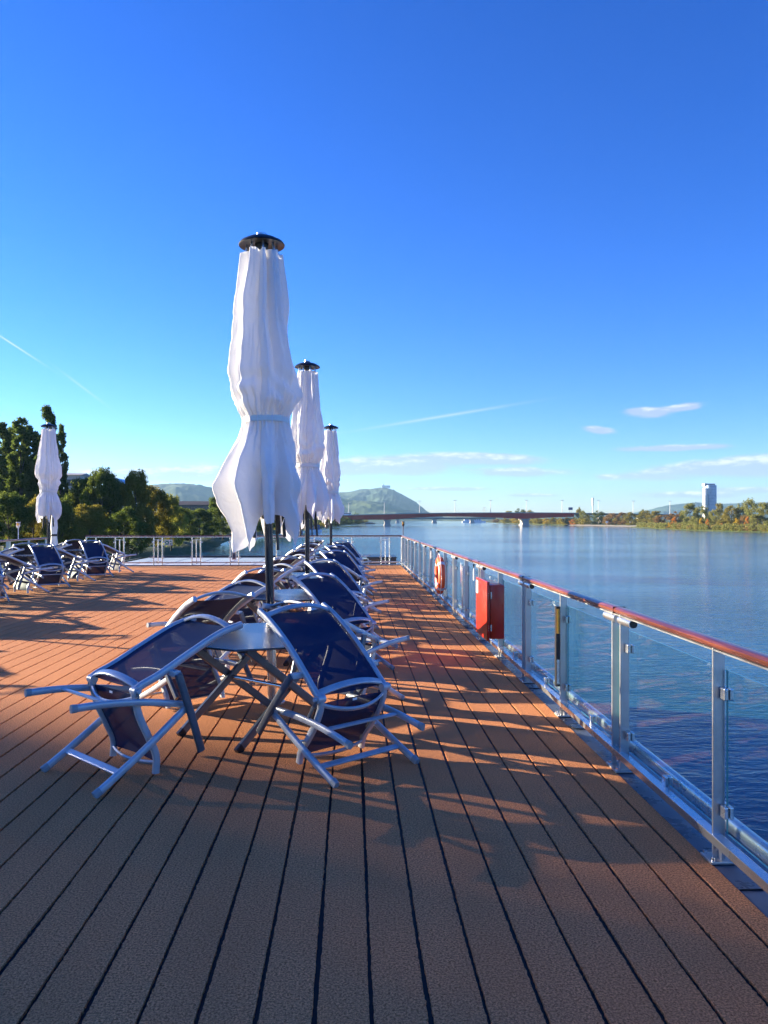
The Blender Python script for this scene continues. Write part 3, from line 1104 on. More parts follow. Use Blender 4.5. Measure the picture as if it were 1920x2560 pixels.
scrub('waterside_scrub', [(249, 425, RB - .8), (238, 504, RB - .8), (249, 606, RB - .8), (270, 715, RB - .8)], 190, 5.0, L_RGREEN, 3, 'green scrub growing along the right waterline')
scrub('autumn_scrub', [(247, 440, RB - .8), (239, 520, RB - .8), (251, 612, RB - .8), (270, 710, RB - .8)], 90, 4.0, L_BROWN, 4, 'brown autumn scrub along the right waterline')
scrub('distant_scrub', [(262, 860, RB), (262, 950, RB), (265, 1090, RB), (287, 1500, RB)], 90, 8, L_OLIVE, 6, 'olive scrub under the bridges on the right bank')
scrub('left_distant_woods', [(-55, 430, LAND_Z), (-40, 617, LAND_Z), (-26, 800, LAND_Z), (-20, 1000, LAND_Z), (8, 1282, LAND_Z), (30, 1700, LAND_Z)], 150, 11, L_GREEN, 8,
      'dark woods along the left bank towards the bridge')
scrub('left_undergrowth', [(-90, 90, LAND_Z), (-75, 120, LAND_Z), (-68, 150, LAND_Z), (-66, 190, LAND_Z), (-70, 250, LAND_Z), (-70, 340, LAND_Z)], 150, 5, L_GREEN, 9,
      'dark undergrowth under the trees of the left bank')
scrub('right_backwoods', [(300, 560, RB), (305, 700, RB), (300, 830, RB), (330, 1000, RB)], 80, 9, L_OLIVE, 12, 'olive woods behind the trees of the right bank')

# ------------------------------------------------------------------ BRIDGES
def bridge(name, label, Y, prof, width, mat_g, par=True, piers=(), pier_m=M_CONC, pw=6.0):
    """prof: list of (px, top_py, bottom_py)"""
    root = empty(name, (0, 0, 0))
    tag(root, label, 'bridge')
    P = [(at(px, t, Y), at(px, b, Y)) for px, t, b in prof]
    v = []
    q = []
    for a, b in P:
        s = width / 2
        v += [(a.x, Y, a.z - 0.9), (a.x, Y + width, a.z - 0.9), (b.x, Y + width * .8, b.z), (b.x, Y + width * .1, b.z)]
    for i in range(len(P) - 1):
        for k in range(4):
            l = (k + 1) % 4
            q.append((i * 4 + k, i * 4 + l, (i + 1) * 4 + l, (i + 1) * 4 + k))
    new_obj('girder', quads_mesh('girder', v, q, mat_g), root)
    v = []
    q = []
    for a, b in P:
        v += [(a.x, Y - .8, a.z), (a.x, Y + width + .8, a.z), (a.x, Y + width + .8, a.z - .88), (a.x, Y - .8, a.z - .88)]
    for i in range(len(P) - 1):
        for k in range(4):
            l = (k + 1) % 4
            q.append((i * 4 + k, i * 4 + l, (i + 1) * 4 + l, (i + 1) * 4 + k))
    new_obj('parapet', quads_mesh('parapet', v, q, M_PARAPET), root)
    for px, topz, w_ in piers:
        x = at(px, 1300, Y + width / 2).x
        mb = MB()
        mb.box((x, Y + width / 2, (WATER_Z - 2 + topz) / 2), (w_, width * .6, topz - WATER_Z + 2), bev=0.6)
        mb.box((x, Y + width / 2, topz - .7), (w_ * 1.35, width * .66, 1.4))
        mb.box((x, Y + width / 2, WATER_Z + .4), (w_ * 1.25, width * .72, 1.6))
        mb.build('pier', pier_m, root)
    return root


bridge('red_road_bridge', 'long red girder road bridge across the river with grey parapet', 920,
       [(560, 1296, 1303), (760, 1290.5, 1300), (846, 1287.8, 1299), (900, 1286.2, 1298.5), (968, 1284.4, 1299.5), (1040, 1282.6, 1294),
        (1100, 1281.8, 1291.5), (1180, 1281.2, 1292), (1250, 1281, 1294), (1290, 1281, 1296), (1311, 1281, 1296.8), (1332, 1281, 1296), (1380, 1281.2, 1293.4),
        (1436, 1281.6, 1292)], 24, M_BRED, piers=((968, 0.4, 6.5), (1311, 1.6, 8.0)))
bridge('viaduct', 'low grey viaduct continuing the bridge behind the right bank trees', 925,
       [(1436, 1281.8, 1287), (1560, 1283.5, 1288), (1700, 1286.0, 1290)], 20, M_PARAPET, piers=((1500, 3, 3), (1600, 2.5, 3)))
bridge('green_girder_bridge', 'slim green grey bridge seen below the red one', 1540,
       [(880, 1294.5, 1300), (960, 1293.6, 1299.2), (1086, 1293.0, 1298.3), (1180, 1292.8, 1298.0), (1240, 1292.8, 1298)], 12, M_BGREEN,
       piers=((994, 0.5, 6.0), (1086, 0.8, 8.0), (1180, 0.8, 8.0)))
mb = MB()


def lamp_post(px, Y, base_py, top_py, label):
    b = at(px, base_py, Y)
    t = at(px, top_py, Y)
    r = empty('street_lamp', b)
    tag(r, label, 'street lamp', 'street lamps on the red bridge')
    h = t.z - b.z
    new_obj('pole', LPM, r).scale = (1, 1, h)
    l = new_obj('lamp_head', LHM, r)
    l.location = (0, 0, h)
    return r


m_ = MB(); m_.cyl((0, 0, 0), (0, 0, 1), 0.36, 8, 0.24)
LPM = m_.mesh('pole', M_LAMPGREY)
m_ = MB(); m_.box((-1.2, 0, .1), (2.2, .7, .4)); m_.box((1.2, 0, .1), (2.2, .7, .4))
LHM = m_.mesh('lamp_head', M_LAMPGREY)
LL = [(872, 1286, 1257, 'street lamp on the red bridge in front of the vineyards, leftmost'), (961, 1284.5, 1255, 'street lamp on the red bridge in front of the church hill'),
      (1049, 1282.5, 1253, 'street lamp on the red bridge where the hill meets the sky'), (1137.5, 1281.5, 1251, 'street lamp on the red bridge, first with open sky behind'),
      (1226.5, 1281, 1251, 'street lamp on the red bridge, second with open sky behind'), (1316, 1281, 1251, 'street lamp on the red bridge above its right pier'),
      (1405.5, 1281.3, 1251, 'street lamp on the red bridge just left of its end'), (1496, 1282, 1252, 'street lamp beside the radio mast'),
      (1583, 1284, 1253, 'street lamp above the brown trees of the right bank'), (1675, 1285, 1253, 'street lamp in front of the eastern hills, rightmost')]
for px, b, t, lab in LL:
    lamp_post(px, 932, b, t, lab)
# radio mast
b = at(1482, 1284, 1050)
r = empty('radio_mast', b)
tag(r, 'thick dark radio mast standing among the right bank trees', 'radio mast')
h = at(1482, 1246, 1050).z - b.z
m_ = MB(); m_.cyl((0, 0, 0), (0, 0, h), 0.7, 8, .4); m_.build('pole', M_LAMPGREY, r)
for zz in (.55, .72, .86, .95):
    m_ = MB(); m_.cyl((0, 0, h * zz), (0, 0, h * zz + 1.6), 1.3, 8); m_.build('antenna', M_LAMPGREY, r)
b = at(1423, 1284, 1000)
r = empty('road_sign', b)
tag(r, 'blue overhead road sign near the right end of the red bridge', 'road sign')
m_ = MB(); m_.box((0, 0, 2), (.4, .4, 7)); m_.box((3.4, 0, 2), (.4, .4, 7)); m_.build('posts', M_LAMPGREY, r)
m_ = MB(); m_.box((1.7, -.3, 6.5), (5.6, .2, 3.4)); m_.build('panel', M_BLUEBOAT, r)
# little gantry pair above the bridge
for px, lab in ((1208, 'thin gantry post above the bridge middle, left of a pair'), (1212, 'thin gantry post above the bridge middle, right of a pair')):
    b = at(px, 1281, 935)
    r = empty('gantry_post', b)
    tag(r, lab, 'post', 'pair of gantry posts')
    m_ = MB(); m_.cyl((0, 0, 0), (0, 0, 6.2), .22, 6); m_.build('pole', M_LAMPGREY, r)
    m_ = MB(); m_.box((.7, 0, 6.1), (1.4, .4, .3)); m_.build('arm', M_LAMPGREY, r)

# ------------------------------------------------------------------ BUILDINGS AND BOATS FAR AWAY
b = at(1772, 1297, 1500)
tw = empty('glass_tower', (b.x, 1500, -3))
tag(tw, 'tall blue glass office tower with a white stair core above the right bank trees', 'office tower')
TH = at(1772, 1213.5, 1500).z + 3


def tower_outline(k, n=26, sx=10.6, sy=13, cx=2.2):
    a = 2 * PI * k / n
    return Vector((cx + sx * math.copysign(abs(math.cos(a)) ** .6, math.cos(a)), sy * math.copysign(abs(math.sin(a)) ** .6, math.sin(a)), 0))


m_ = MB()
pts = [tower_outline(k) for k in range(26)]
m_.poly(pts, (0, 0, TH)); m_.build('glass_shaft', M_TGLASS, tw)
nfl = 24
m_ = MB()
for k in range(nfl):
    z = TH * (k + .5) / nfl
    m_.poly([p * 1.012 + Vector((0, 0, z)) for p in pts], (0, 0, .45))
m_.build('floor_bands', pmat('tower_bands', (0.34, 0.44, 0.55), .4), tw)
m_ = MB(); m_.box((-10.6, -6, TH * .46), (4.4, 10, TH * .92)); m_.build('stair_core', M_TWHITE, tw)
m_ = MB(); m_.box((-11.0, -7.5, TH * .585), (5.8, 11, TH * .27), bev=.8); m_.build('bay', pmat('pale_bay', (.55, .6, .58), .4), tw)
m_ = MB(); m_.box((-8.6, 0, TH + 1.2), (5, 12, 5)); m_.box((1, 0, TH + 1.5), (17, 15, 3.6)); m_.build('roof_plant', M_LAMPGREY, tw)
m_ = MB()
for k in range(7):
    m_.box((-9.7 + 3.3 * k * .9, -13.1, TH * .5), (.25, .3, TH * .96))
m_.build('mullions', pmat('tower_mullion', (0.16, 0.25, 0.36), .4), tw)


def house(name, label, px0, px1, top, eave, Y, roofm=M_ROOFTILE, wall=M_FACADE, nwin=8, floors=2, curved=False, zb=LAND_Z):
    a = at(px0, top, Y)
    b = at(px1, eave, Y)
    W = b.x - a.x
    r = empty(name, ((a.x + b.x) / 2, Y, zb))
    tag(r, label, 'building')
    he = b.z - zb
    ht = a.z - zb
    D = min(18, W * .4 + 6)
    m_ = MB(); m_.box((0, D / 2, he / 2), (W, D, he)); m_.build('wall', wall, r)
    m_ = MB()
    if curved:
        pr = [(-W / 2 * 1.02, he)] + [(-W / 2 * math.cos(PI * k / 12), he + (ht - he) * math.sin(PI * k / 12)) for k in range(1, 12)] + [(W / 2 * 1.02, he)]
        m_.poly([Vector((x, -.5, z)) for x, z in pr], (0, D + 1, 0))
    else:
        m_.poly([Vector((-W / 2 - .5, -.6, he)), Vector((-W / 2 - .5, D + .6, he)), Vector((-W / 2 - .5, D / 2, ht))], (W + 1, 0, 0))
    m_.build('roof', roofm, r)
    wm = MB(); wm.box((0, -.06, 0), (1.3, .2, 1.7)); wme = wm.mesh('window', M_WINDOW)
    for f in range(floors):
        for k in range(nwin):
            o = new_obj('window', wme, r)
            o.location = (-W / 2 + W * (k + .5) / nwin, 0, he - 2 - 3.2 * f)
    return r


house('roofed_house', 'long house with a dark tiled roof behind the trees left of the parasols', 418, 524, 1252, 1262, 430, nwin=14, wall=pmat('dark_facade', (.10, .09, .08), .8))  # wall colour kept dark so only the roof stands out behind the trees
m_ = empty('dormer_row', (0, 0, 0)); bpy.data.objects.remove(m_)
house('glass_hall', 'hall with a curved glass roof hidden by the dark trees on the left', 258, 304, 1194, 1208, 175, roofm=M_TGLASS, nwin=5, curved=True)
house('flat_roofed_block', 'flat grey building behind the trees right of the left parasol', 160, 200, 1181, 1188, 210, roofm=M_PARAPET, nwin=6)
house('white_riverside_block', 'white block above the left end of the red bridge', 836, 853, 1266, 1269, 1400, nwin=4, floors=5, wall=M_TWHITE, roofm=M_PARAPET)
# bus on the bridge
b = at(866, 1288, 928)
r = empty('coach', b)
tag(r, 'white coach with dark windows driving on the left end of the red bridge', 'coach')
m_ = MB(); m_.box((0, 0, 1.6), (12, 2.6, 2.9), bev=.3); m_.build('body', M_WHITE, r)
m_ = MB(); m_.box((0, 0, 2.1), (11.2, 2.66, 1.0)); m_.build('window', M_WINDOW, r)
for x in (-4, 3.5):
    m_ = MB(); m_.cyl((x, -1.3, .5), (x, 1.3, .5), .5, 10); m_.build('wheel', M_PLASTIC, r)


def ship(name, label, px, wl_py, length_px, Y, hull_m, sup_m, h1, h2, head=0, cat='ship'):
    b = at(px, wl_py, Y)
    L = length_px / 1923 * Y
    r = empty(name, (b.x, Y, WATER_Z), head)
    tag(r, label, cat)
    m_ = MB()
    W = min(6, L * .28)
    pr = [(-L / 2, -W / 2), (L * .36, -W / 2), (L / 2, 0), (L * .36, W / 2), (-L / 2, W / 2)]
    m_.poly([Vector((x, y, -.3)) for x, y in pr], (0, 0, h1 + .3)); m_.build('hull', hull_m, r)
    m_ = MB(); m_.box((-L * .06, 0, h1 + (h2 - h1) / 2), (L * .72, W * .8, h2 - h1), bev=.1); m_.build('superstructure', sup_m, r)
    wm = MB(); wm.box((0, 0, 0), (L * .72 / 16, W * .8 + .1, (h2 - h1) * .38)); wme = wm.mesh('window', M_WINDOW)
    for k in range(8):
        o = new_obj('window', wme, r); o.location = (-L * .06 - L * .33 + L * .66 * (k + .5) / 8, 0, h1 + (h2 - h1) * .6)
    m_ = MB(); m_.cyl((L * .1, 0, h2), (L * .1, 0, h2 + (h2 * .6)), .06, 6); m_.build('mast', M_LAMPGREY, r)
    return r


ship('passenger_ship', 'long white passenger ship moored far upstream under the bridges', 1185, 1306, 60, 1650, M_WHITE, M_WHITE, 3.2, 7.5)
ship('moored_boat', 'small white and blue boat moored at the left bank behind the parasols', 787, 1331, 40, 455, M_WHITE, M_BLUEBOAT, 1.6, 4.4, 0.5, 'boat')
ship('work_boat', 'blue boat moored left of the white one behind the middle parasol', 745, 1334, 34, 420, M_BLUEBOAT, M_WHITE, 1.2, 3.4, 0.9, 'boat')
ship('dark_barge', 'dark flat barge moored below the left end of the red bridge', 925, 1310, 26, 1180, M_DARKPAINT, M_LAMPGREY, 1.5, 2.6, 0, 'barge')

for px, py, lab in ((1515, 1305.5, 'white navigation board on the right bank grass, left one'), (1574, 1306, 'white navigation board on the right bank grass, right one')):
    b = at(px, py, 790)
    r = empty('navigation_board', (b.x + 1, 790, WATER_Z + 1.6))
    tag(r, lab, 'sign', 'white navigation boards')
    m_ = MB(); m_.cyl((0, 0, 0), (0, 0, 2.2), .12, 6); m_.build('pole', M_LAMPGREY, r)
    m_ = MB(); m_.box((0, -.1, 3), (2.6, .12, 2.0)); m_.build('panel', M_WHITEMARK, r)


# people walking on the left bank
def person(label, loc, facing, coat, stride):
    me = bpy.data.meshes.new('person')
    J = [(0, 0, .95), (0, 0, 1.2), (0, 0, 1.42), (0, 0, 1.53), (0, .01, 1.66), (0, .01, 1.78),
         (.19, 0, 1.38), (.25, .06 * stride, 1.12), (.25, .16 * stride, .88), (-.19, 0, 1.38), (-.25, -.06 * stride, 1.12), (-.25, -.10 * stride, .88),
         (.09, 0, .9), (.11, .14 * stride, .5), (.11, .10 * stride, .08), (.11, .24 * stride, .03),
         (-.09, 0, .9), (-.11, -.06 * stride, .5), (-.11, -.22 * stride, .08), (-.11, -.08 * stride, .03)]
    Ed = [(0, 1), (1, 2), (2, 3), (3, 4), (4, 5), (2, 6), (6, 7), (7, 8), (2, 9), (9, 10), (10, 11), (0, 12), (12, 13), (13, 14), (14, 15), (0, 16), (16, 17), (17, 18), (18, 19)]
    rad = [.15, .15, .13, .055, .10, .09, .07, .05, .04, .07, .05, .04, .10, .07, .045, .035, .10, .07, .045, .035]
    me.from_pydata(J, Ed, [])
    o = new_obj('person', me)
    sk = o.modifiers.new('skin', 'SKIN')
    for i, v in enumerate(me.skin_vertices[0].data if me.skin_vertices else []):
        v.radius = (rad[i], rad[i] * .8)
        v.use_root = (i == 0)
    o.modifiers.new('sub', 'SUBSURF').levels = 1
    dg = bpy.context.evaluated_depsgraph_get()
    m2 = bpy.data.meshes.new_from_object(o.evaluated_get(dg))
    o.modifiers.clear()
    o.data = m2
    m2.materials.clear()
    m2.materials.append(coat)
    m2.materials.append(M_SKIN)
    m2.materials.append(M_PLASTIC)
    for p in m2.polygons:
        z = p.center.z
        p.material_index = 1 if (z > 1.52 and z < 1.70 and p.center.y > -.02) else (2 if (z > 1.7 or z < .88) else 0)
        p.use_smooth = True
    o.location = loc
    o.rotation_euler = (0, 0, facing)
    return tag(o, label, 'person')


person('person in a dark blue coat walking on the left bank path', (-50.0 + 2.2, 187, LAND_Z + .2), 2.6, M_JACKET, 1)
person('person in dark clothes on the bank grass nearer the water', (-42.5, 186, LAND_Z + .1), 1.0, M_PLASTIC, 1)

# ------------------------------------------------------------------ THE SHIP
DX0, DX1 = -9.45, 1.665       # walkable woven deck
DY0, DY1 = -3.0, 26.35
EDGE = 1.98
m_ = MB()
m_.box((-3.75, 9.5, -4.0), (11.3, 55, 7.4))
tag(m_.build('ship_hull', M_WHITE), 'white hull of the river ship under the sun deck', 'ship hull', kind='structure')
m_ = MB()
m_.box(((DX0 - .3 + EDGE) / 2, (DY0 + DY1 + .5) / 2, -0.10), (EDGE - DX0 + .3, DY1 - DY0 + .5, 0.176))
deck = tag(m_.build('deck_base', M_CAULK), kind='structure')
deck.name = 'deck'
# planks of woven decking: ragged edges, dark seams between
PITCH = 0.1865
SEAM0 = 0.064
plank_meshes = []
for vi in range(6):
    g = np.random.default_rng(50 + vi)
    ys = np.concatenate([np.arange(DY0, 9.0, 0.014), np.arange(9.0, DY1, 0.05), [DY1]])
    n = len(ys)
    w0 = PITCH / 2 - 0.0082
    jl = g.normal(0, 0.0013, n) + np.interp(ys, np.arange(DY0, DY1 + .6, .5), g.normal(0, .0016, len(np.arange(DY0, DY1 + .6, .5))))
    jr = g.normal(0, 0.0013, n) + np.interp(ys, np.arange(DY0, DY1 + .6, .5), g.normal(0, .0016, len(np.arange(DY0, DY1 + .6, .5))))
    P = np.zeros((4, n, 3))
    P[0] = np.stack([-w0 + jl - .0006, ys, np.full(n, -0.012)], 1)
    P[1] = np.stack([-w0 + jl, ys, np.full(n, 0.0)], 1)
    P[2] = np.stack([w0 + jr, ys, np.full(n, 0.0)], 1)
    P[3] = np.stack([w0 + jr + .0006, ys, np.full(n, -0.012)], 1)
    plank_meshes.append(grid_mesh('plank', P, M_DECK, smooth=False))
kk = 0
x = SEAM0 + PITCH / 2
while x + PITCH / 2 < DX1 + .02:
    x += PITCH
x -= PITCH
last = x
while x - PITCH / 2 > DX0:
    o = new_obj('plank', plank_meshes[kk % 6], deck)
    o.location = (x, 0, 0)
    kk += 1
    x -= PITCH
# narrow margin strip to the carpet edge
gap = DX1 - (last + PITCH / 2 + .0095)
if gap > .02:
    m_ = MB()
    m_.box((DX1 - gap / 2, (DY0 + DY1) / 2, -.006), (gap, DY1 - DY0, .012))
    m_.build('margin_strip', M_DECK, deck)
m_ = MB()
m_.box(((DX1 + EDGE) / 2 + .002, (DY0 + DY1 + .5) / 2, -.008), (EDGE - DX1 - .004, DY1 - DY0 + .5, .010))
m_.box((-4, DY1 + .30, -.008), (12, .56, .010))
m_.build('gutter', M_GUTTER, deck)
m_ = MB()
for y in (3.25, 7.2, 11.9, 16.5, 21.0):
    m_.box(((DX1 + EDGE) / 2, y, -.001), (EDGE - DX1 - .01, .006, .006))
m_.build('gutter_seams', M_CAULK, deck)


def deck_drain(x, y, label):
    r = empty('deck_drain', (x, y, 0))
    tag(r, label, 'drain grate', 'drain grates in the deck gutter')
    m_ = MB()
    m_.lathe([(.062, -.002), (.066, .006), (.078, .006), (.080, -.002)], 28)
    m_.build('ring', M_PLASTIC, r, True)
    for k in range(-4, 5):
        xx = k * .0135
        h = math.sqrt(max(0, .063 ** 2 - xx ** 2))
        m_ = MB(); m_.box((xx, 0, .003), (.0062, 2 * h, .005)); m_.build('bar', M_STEEL, r)


deck_drain(1.745, 5.86, 'round drain grate with steel bars in the gutter by the near railing')
deck_drain(1.745, 11.29, 'small drain grate in the gutter below the red cabinet')

# ---- foredeck beyond the far railing
m_ = MB()
m_.box((-5.2, 32.0, -.40), (8.9, 10.0, .30))
fd = m_.build('foredeck', pmat('pale_grey_deck_paint', (.50, .52, .52), .5, var=.15, vscale=.8))
tag(fd, kind='structure')
m_ = MB()
m_.box((-5.2, 37.06, -.22), (8.9, .12, .12))
m_.build('coaming', M_DARKPAINT, fd)
m_ = MB()
for k in range(-4, 4):
    m_.box((-5.2 + k * 1.2, 32.0, -.247), (.02, 9.9, .006))
m_.build('seams', M_LAMPGREY, fd)
lk = empty('deck_locker', (1.15, 30, -.25))
tag(lk, 'long dark locker on the foredeck beyond the far railing corner', 'locker')
m_ = MB(); m_.box((0, .6, .17), (1.15, 1.6, .34), bev=.03); m_.build('body', M_DARKPAINT, lk)
m_ = MB(); m_.box((0, .6, .355), (1.2, 1.66, .03), bev=.01); m_.build('lid', M_PLASTIC, lk)
m_ = MB(); m_.cyl((.25, -.24, .2), (.55, -.24, .2), .012, 8); m_.build('handle', M_STEEL, lk)
wc = empty('winch_cage', (.42, 29.4, -.25))
tag(wc, 'low dark steel frame box left of the foredeck locker', 'frame')
m_ = MB()
for x0 in (-.2, 0, .2):
    m_.box((x0, 0, .16), (.025, .025, .32))
m_.box((0, 0, .32), (.43, .03, .025)); m_.box((0, 0, .02), (.43, .03, .025)); m_.build('frame', M_STEEL_DULL, wc)
m_ = MB(); m_.box((0, .2, .16), (.38, .3, .28), bev=.02); m_.build('drum_box', M_PLASTIC, wc)
wb = empty('guard_tube', (0, 28.2, 0))
tag(wb, 'white horizontal tube low beyond the far railing at the right corner', 'tube')
m_ = MB(); m_.cyl((.15, 0, -.12), (1.75, 0, -.12), .055, 14); m_.build('tube', M_WHITE, wb, True)
for x0 in (.5, 1.1, 1.6):
    m_ = MB(); m_.box((x0, 0, -.25), (.07, .07, .24)); m_.build('bracket', M_STEEL_DULL, wb)

# ------------------------------------------------------------------ RAILINGS
RX = 1.72
m_ = MB(); m_.box((0, 0, 0.5), (.058, .012, 1.0), bev=.002); POST_FLAT = m_.mesh('post', M_STEEL_DULL)
m_ = MB(); m_.box((0, 0, .006), (.125, .115, .012), bev=.003); m_.box((0, 0, .05), (.012, .085, .09)); FOOT = m_.mesh('foot_plate', M_STEEL_DULL)
m_ = MB()
for a, b_ in ((.045, .04), (-.045, .04), (.045, -.04), (-.045, -.04)):
    m_.cyl((a, b_, .012), (a, b_, .026), .009, 6)
m_.cyl((-.02, 0, .055), (.02, 0, .055), .012, 8)
BOLT = m_.mesh('bolts', M_STEEL)
m_ = MB(); m_.box((-.012, 0, 0), (.020, .045, .055), bev=.005); m_.box((.014, 0, 0), (.020, .045, .055), bev=.005); CLAMP = m_.mesh('clamp', M_STEEL)
m_ = MB(); m_.cyl((0, -.245, 0), (0, -.03, 0), .029, 18); TUBE_A = m_.mesh('deck_light', M_STEEL, True, R(40))
m_ = MB(); m_.cyl((0, -.2455, 0), (0, -.246, 0), .024, 16); LENS_A = m_.mesh('lens', M_PLASTIC)


def glass_mesh(L, H, t=.010):
    m_ = MB(); m_.box((0, 0, 0), (t, L, H))
    me = m_.mesh('glass_panel', [M_GLASS, M_GLASSEDGE])
    for p in me.polygons:
        if p.area < L * t * 1.5 + 1e-4 or p.area < H * t * 1.5:
            p.material_index = 1
    return me


def side_rail(name, label, X, Y0, n, mirror=1, first_double=0, lamps=True, end_y=None):
    r = empty(name, (X, Y0, 0))
    tag(r, label, 'railing')
    PIT = 1.325
    L = PIT * (n - 1)
    m_ = MB()
    m_.sweep([(0.0, -.15, 1.012), (0.0, L + .1, 1.012)], .078, .042, n=12, sq=.7)
    hr = m_.build('handrail', M_WOOD, r, True)
    hr.data.name = 'handrail'
    m_ = MB(); m_.box((0, L / 2, .985), (.05, L, .008)); m_.build('rail_plate', M_STEEL_DULL, r)
    for k in range(n - 1):
        if k % 2 == 1:
            m_ = MB(); m_.box((0, k * PIT + .02, 1.012), (.080, .003, .044)); m_.build('rail_joint', M_PLASTIC, r)
    m_ = MB(); m_.box((-.012 * mirror, L / 2, .100), (.052, L, .042), bev=.003); m_.build('bottom_channel', M_STEEL, r)
    m_ = MB(); m_.sweep([(.105 * mirror, -.1, .125), (.105 * mirror, L + .05, .125)], .06, .085, n=12, sq=.7); m_.build('outer_tube', M_STEEL, r, True)
    gm = glass_mesh(PIT - .05, .765)
    gm2 = glass_mesh(PIT - .13, .765)
    for k in range(n):
        y = k * PIT
        dbl = (k + first_double) % 2 == 1
        ps = []
        if dbl:
            for s in (-1, 1):
                p = new_obj('post', POST_FLAT, r); p.location = (0, y + s * .075, 0); ps.append((p, s))
            f = new_obj('foot_plate', FOOT, r); f.location = (0, y, 0); f.scale = (1, 1.7, 1)
        else:
            p = new_obj('post', POST_FLAT, r); p.location = (0, y, 0); ps.append((p, -1)); ps.append((p, 1))
            f = new_obj('foot_plate', FOOT, r); f.location = (0, y, 0)
        b_ = new_obj('bolts', BOLT, f)
        for p, s in ps:
            for z in (.235, .785):
                c = new_obj('clamp', CLAMP, p); c.location = (.022 * mirror, s * .035, z)
        if dbl and lamps:
            for s in (-1, 1):
                t = new_obj('deck_light', TUBE_A, r); t.location = (-.004 * mirror, y, .955)
                if s == 1:
                    t.rotation_euler = (0, 0, PI)
                new_obj('lens', LENS_A, t)
        if k < n - 1:
            g = new_obj('glass_panel', gm, r); g.location = (.030 * mirror, y + PIT / 2, .5125)
            for q_ in (.5,):
                c = new_obj('channel_clip', CLAMP, r); c.location = (.030 * mirror, y + PIT * q_, .143)
    return r


rr = side_rail('starboard_railing', 'glass and steel railing with a varnished wooden handrail along the right side of the deck', RX, 3.545 - 1.325 * 4, 22, 1, first_double=0)
lr = side_rail('port_railing', 'glass railing along the left side of the deck by the gap with the chain', -9.35, 24.0 - 1.325 * 21, 22, -1, lamps=False)

# far (forward) railing
fr = empty('forward_railing', (0, 26.62, 0))
tag(fr, 'glass railing across the bow end of the deck', 'railing')
FX0, FX1 = -9.05, 1.72
m_ = MB(); m_.box(((FX0 + FX1) / 2, 0, 1.012), (FX1 - FX0 + .06, .075, .04), bev=.01); m_.build('handrail', M_WOOD, fr)
m_ = MB(); m_.box(((FX0 + FX1) / 2, 0, .975), (FX1 - FX0, .05, .03)); m_.build('rail_plate', M_STEEL, fr)
m_ = MB(); m_.box(((FX0 + FX1) / 2, 0, .10), (FX1 - FX0, .05, .045)); m_.build('bottom_channel', M_STEEL, fr)
m_ = MB(); m_.box(((FX0 + FX1) / 2, 0, .008), (FX1 - FX0, .10, .02)); m_.build('foot_strip', M_DARKPAINT, fr)
m_ = MB(); m_.cyl((0, 0, 0), (0, 0, .98), .021, 10); FP = m_.mesh('post', M_STEEL, True, R(40))
m_ = MB(); m_.cyl((0, 0, .05), (0, 0, .90), .017, 10); FROD = m_.mesh('stanchion', M_STEEL, True, R(40))
m_ = MB(); m_.box((0, 0, 0), (.32, .02, .02)); FBAR = m_.mesh('cross_bar', M_STEEL)
m_ = MB(); m_.box((0, 0, 0), (.05, .035, .055), bev=.004); FCL = m_.mesh('clamp', M_STEEL)
cx = [-7.93 + 1.298 * k for k in range(8)]
gm = glass_mesh(.94, .78)
for i, x in enumerate(cx):
    if x > 1.2:
        continue
    for s in (-1, 1):
        p = new_obj('post', FP, fr); p.location = (x + s * .145, 0, 0)
        for z in (.28, .80):
            c = new_obj('clamp', FCL, p); c.location = (s * .035, 0, z)
    if i != 3:
        o = new_obj('stanchion', FROD, fr); o.location = (x, 0, 0)
    for z in (.14, .88):
        o = new_obj('cross_bar', FBAR, fr); o.location = (x, 0.0, z)
for i in range(-1, 8):
    a = FX0 + .06 if i < 0 else cx[i] + .19
    b_ = cx[i + 1] - .19 if i < 7 else FX1 - .06
    if b_ - a < .15:
        continue
    g = new_obj('glass_panel', glass_mesh(b_ - a, .78), fr)
    g.location = ((a + b_) / 2, 0, .52)
    g.rotation_euler = (0, 0, PI / 2)
for x in (FX0, FX0 + .32, FX1):
    p = new_obj('post', FP, fr); p.location = (x, 0, 0)
# control box hanging in one of the post pairs
bx = empty('electric_box', (cx[3], 26.55, 0))
tag(bx, 'narrow steel electric box with a grey lower half fixed in the forward railing', 'electric box')
m_ = MB(); m_.box((0, 0, .56), (.155, .06, .72), bev=.01); m_.build('case', M_STEEL, bx)
m_ = MB(); m_.box((0, -.034, .33), (.10, .012, .20)); m_.build('socket', M_GUTTER, bx)
m_ = MB(); m_.box((0, -.034, .73), (.07, .012, .26)); m_.build('window', M_WHITEMARK, bx)


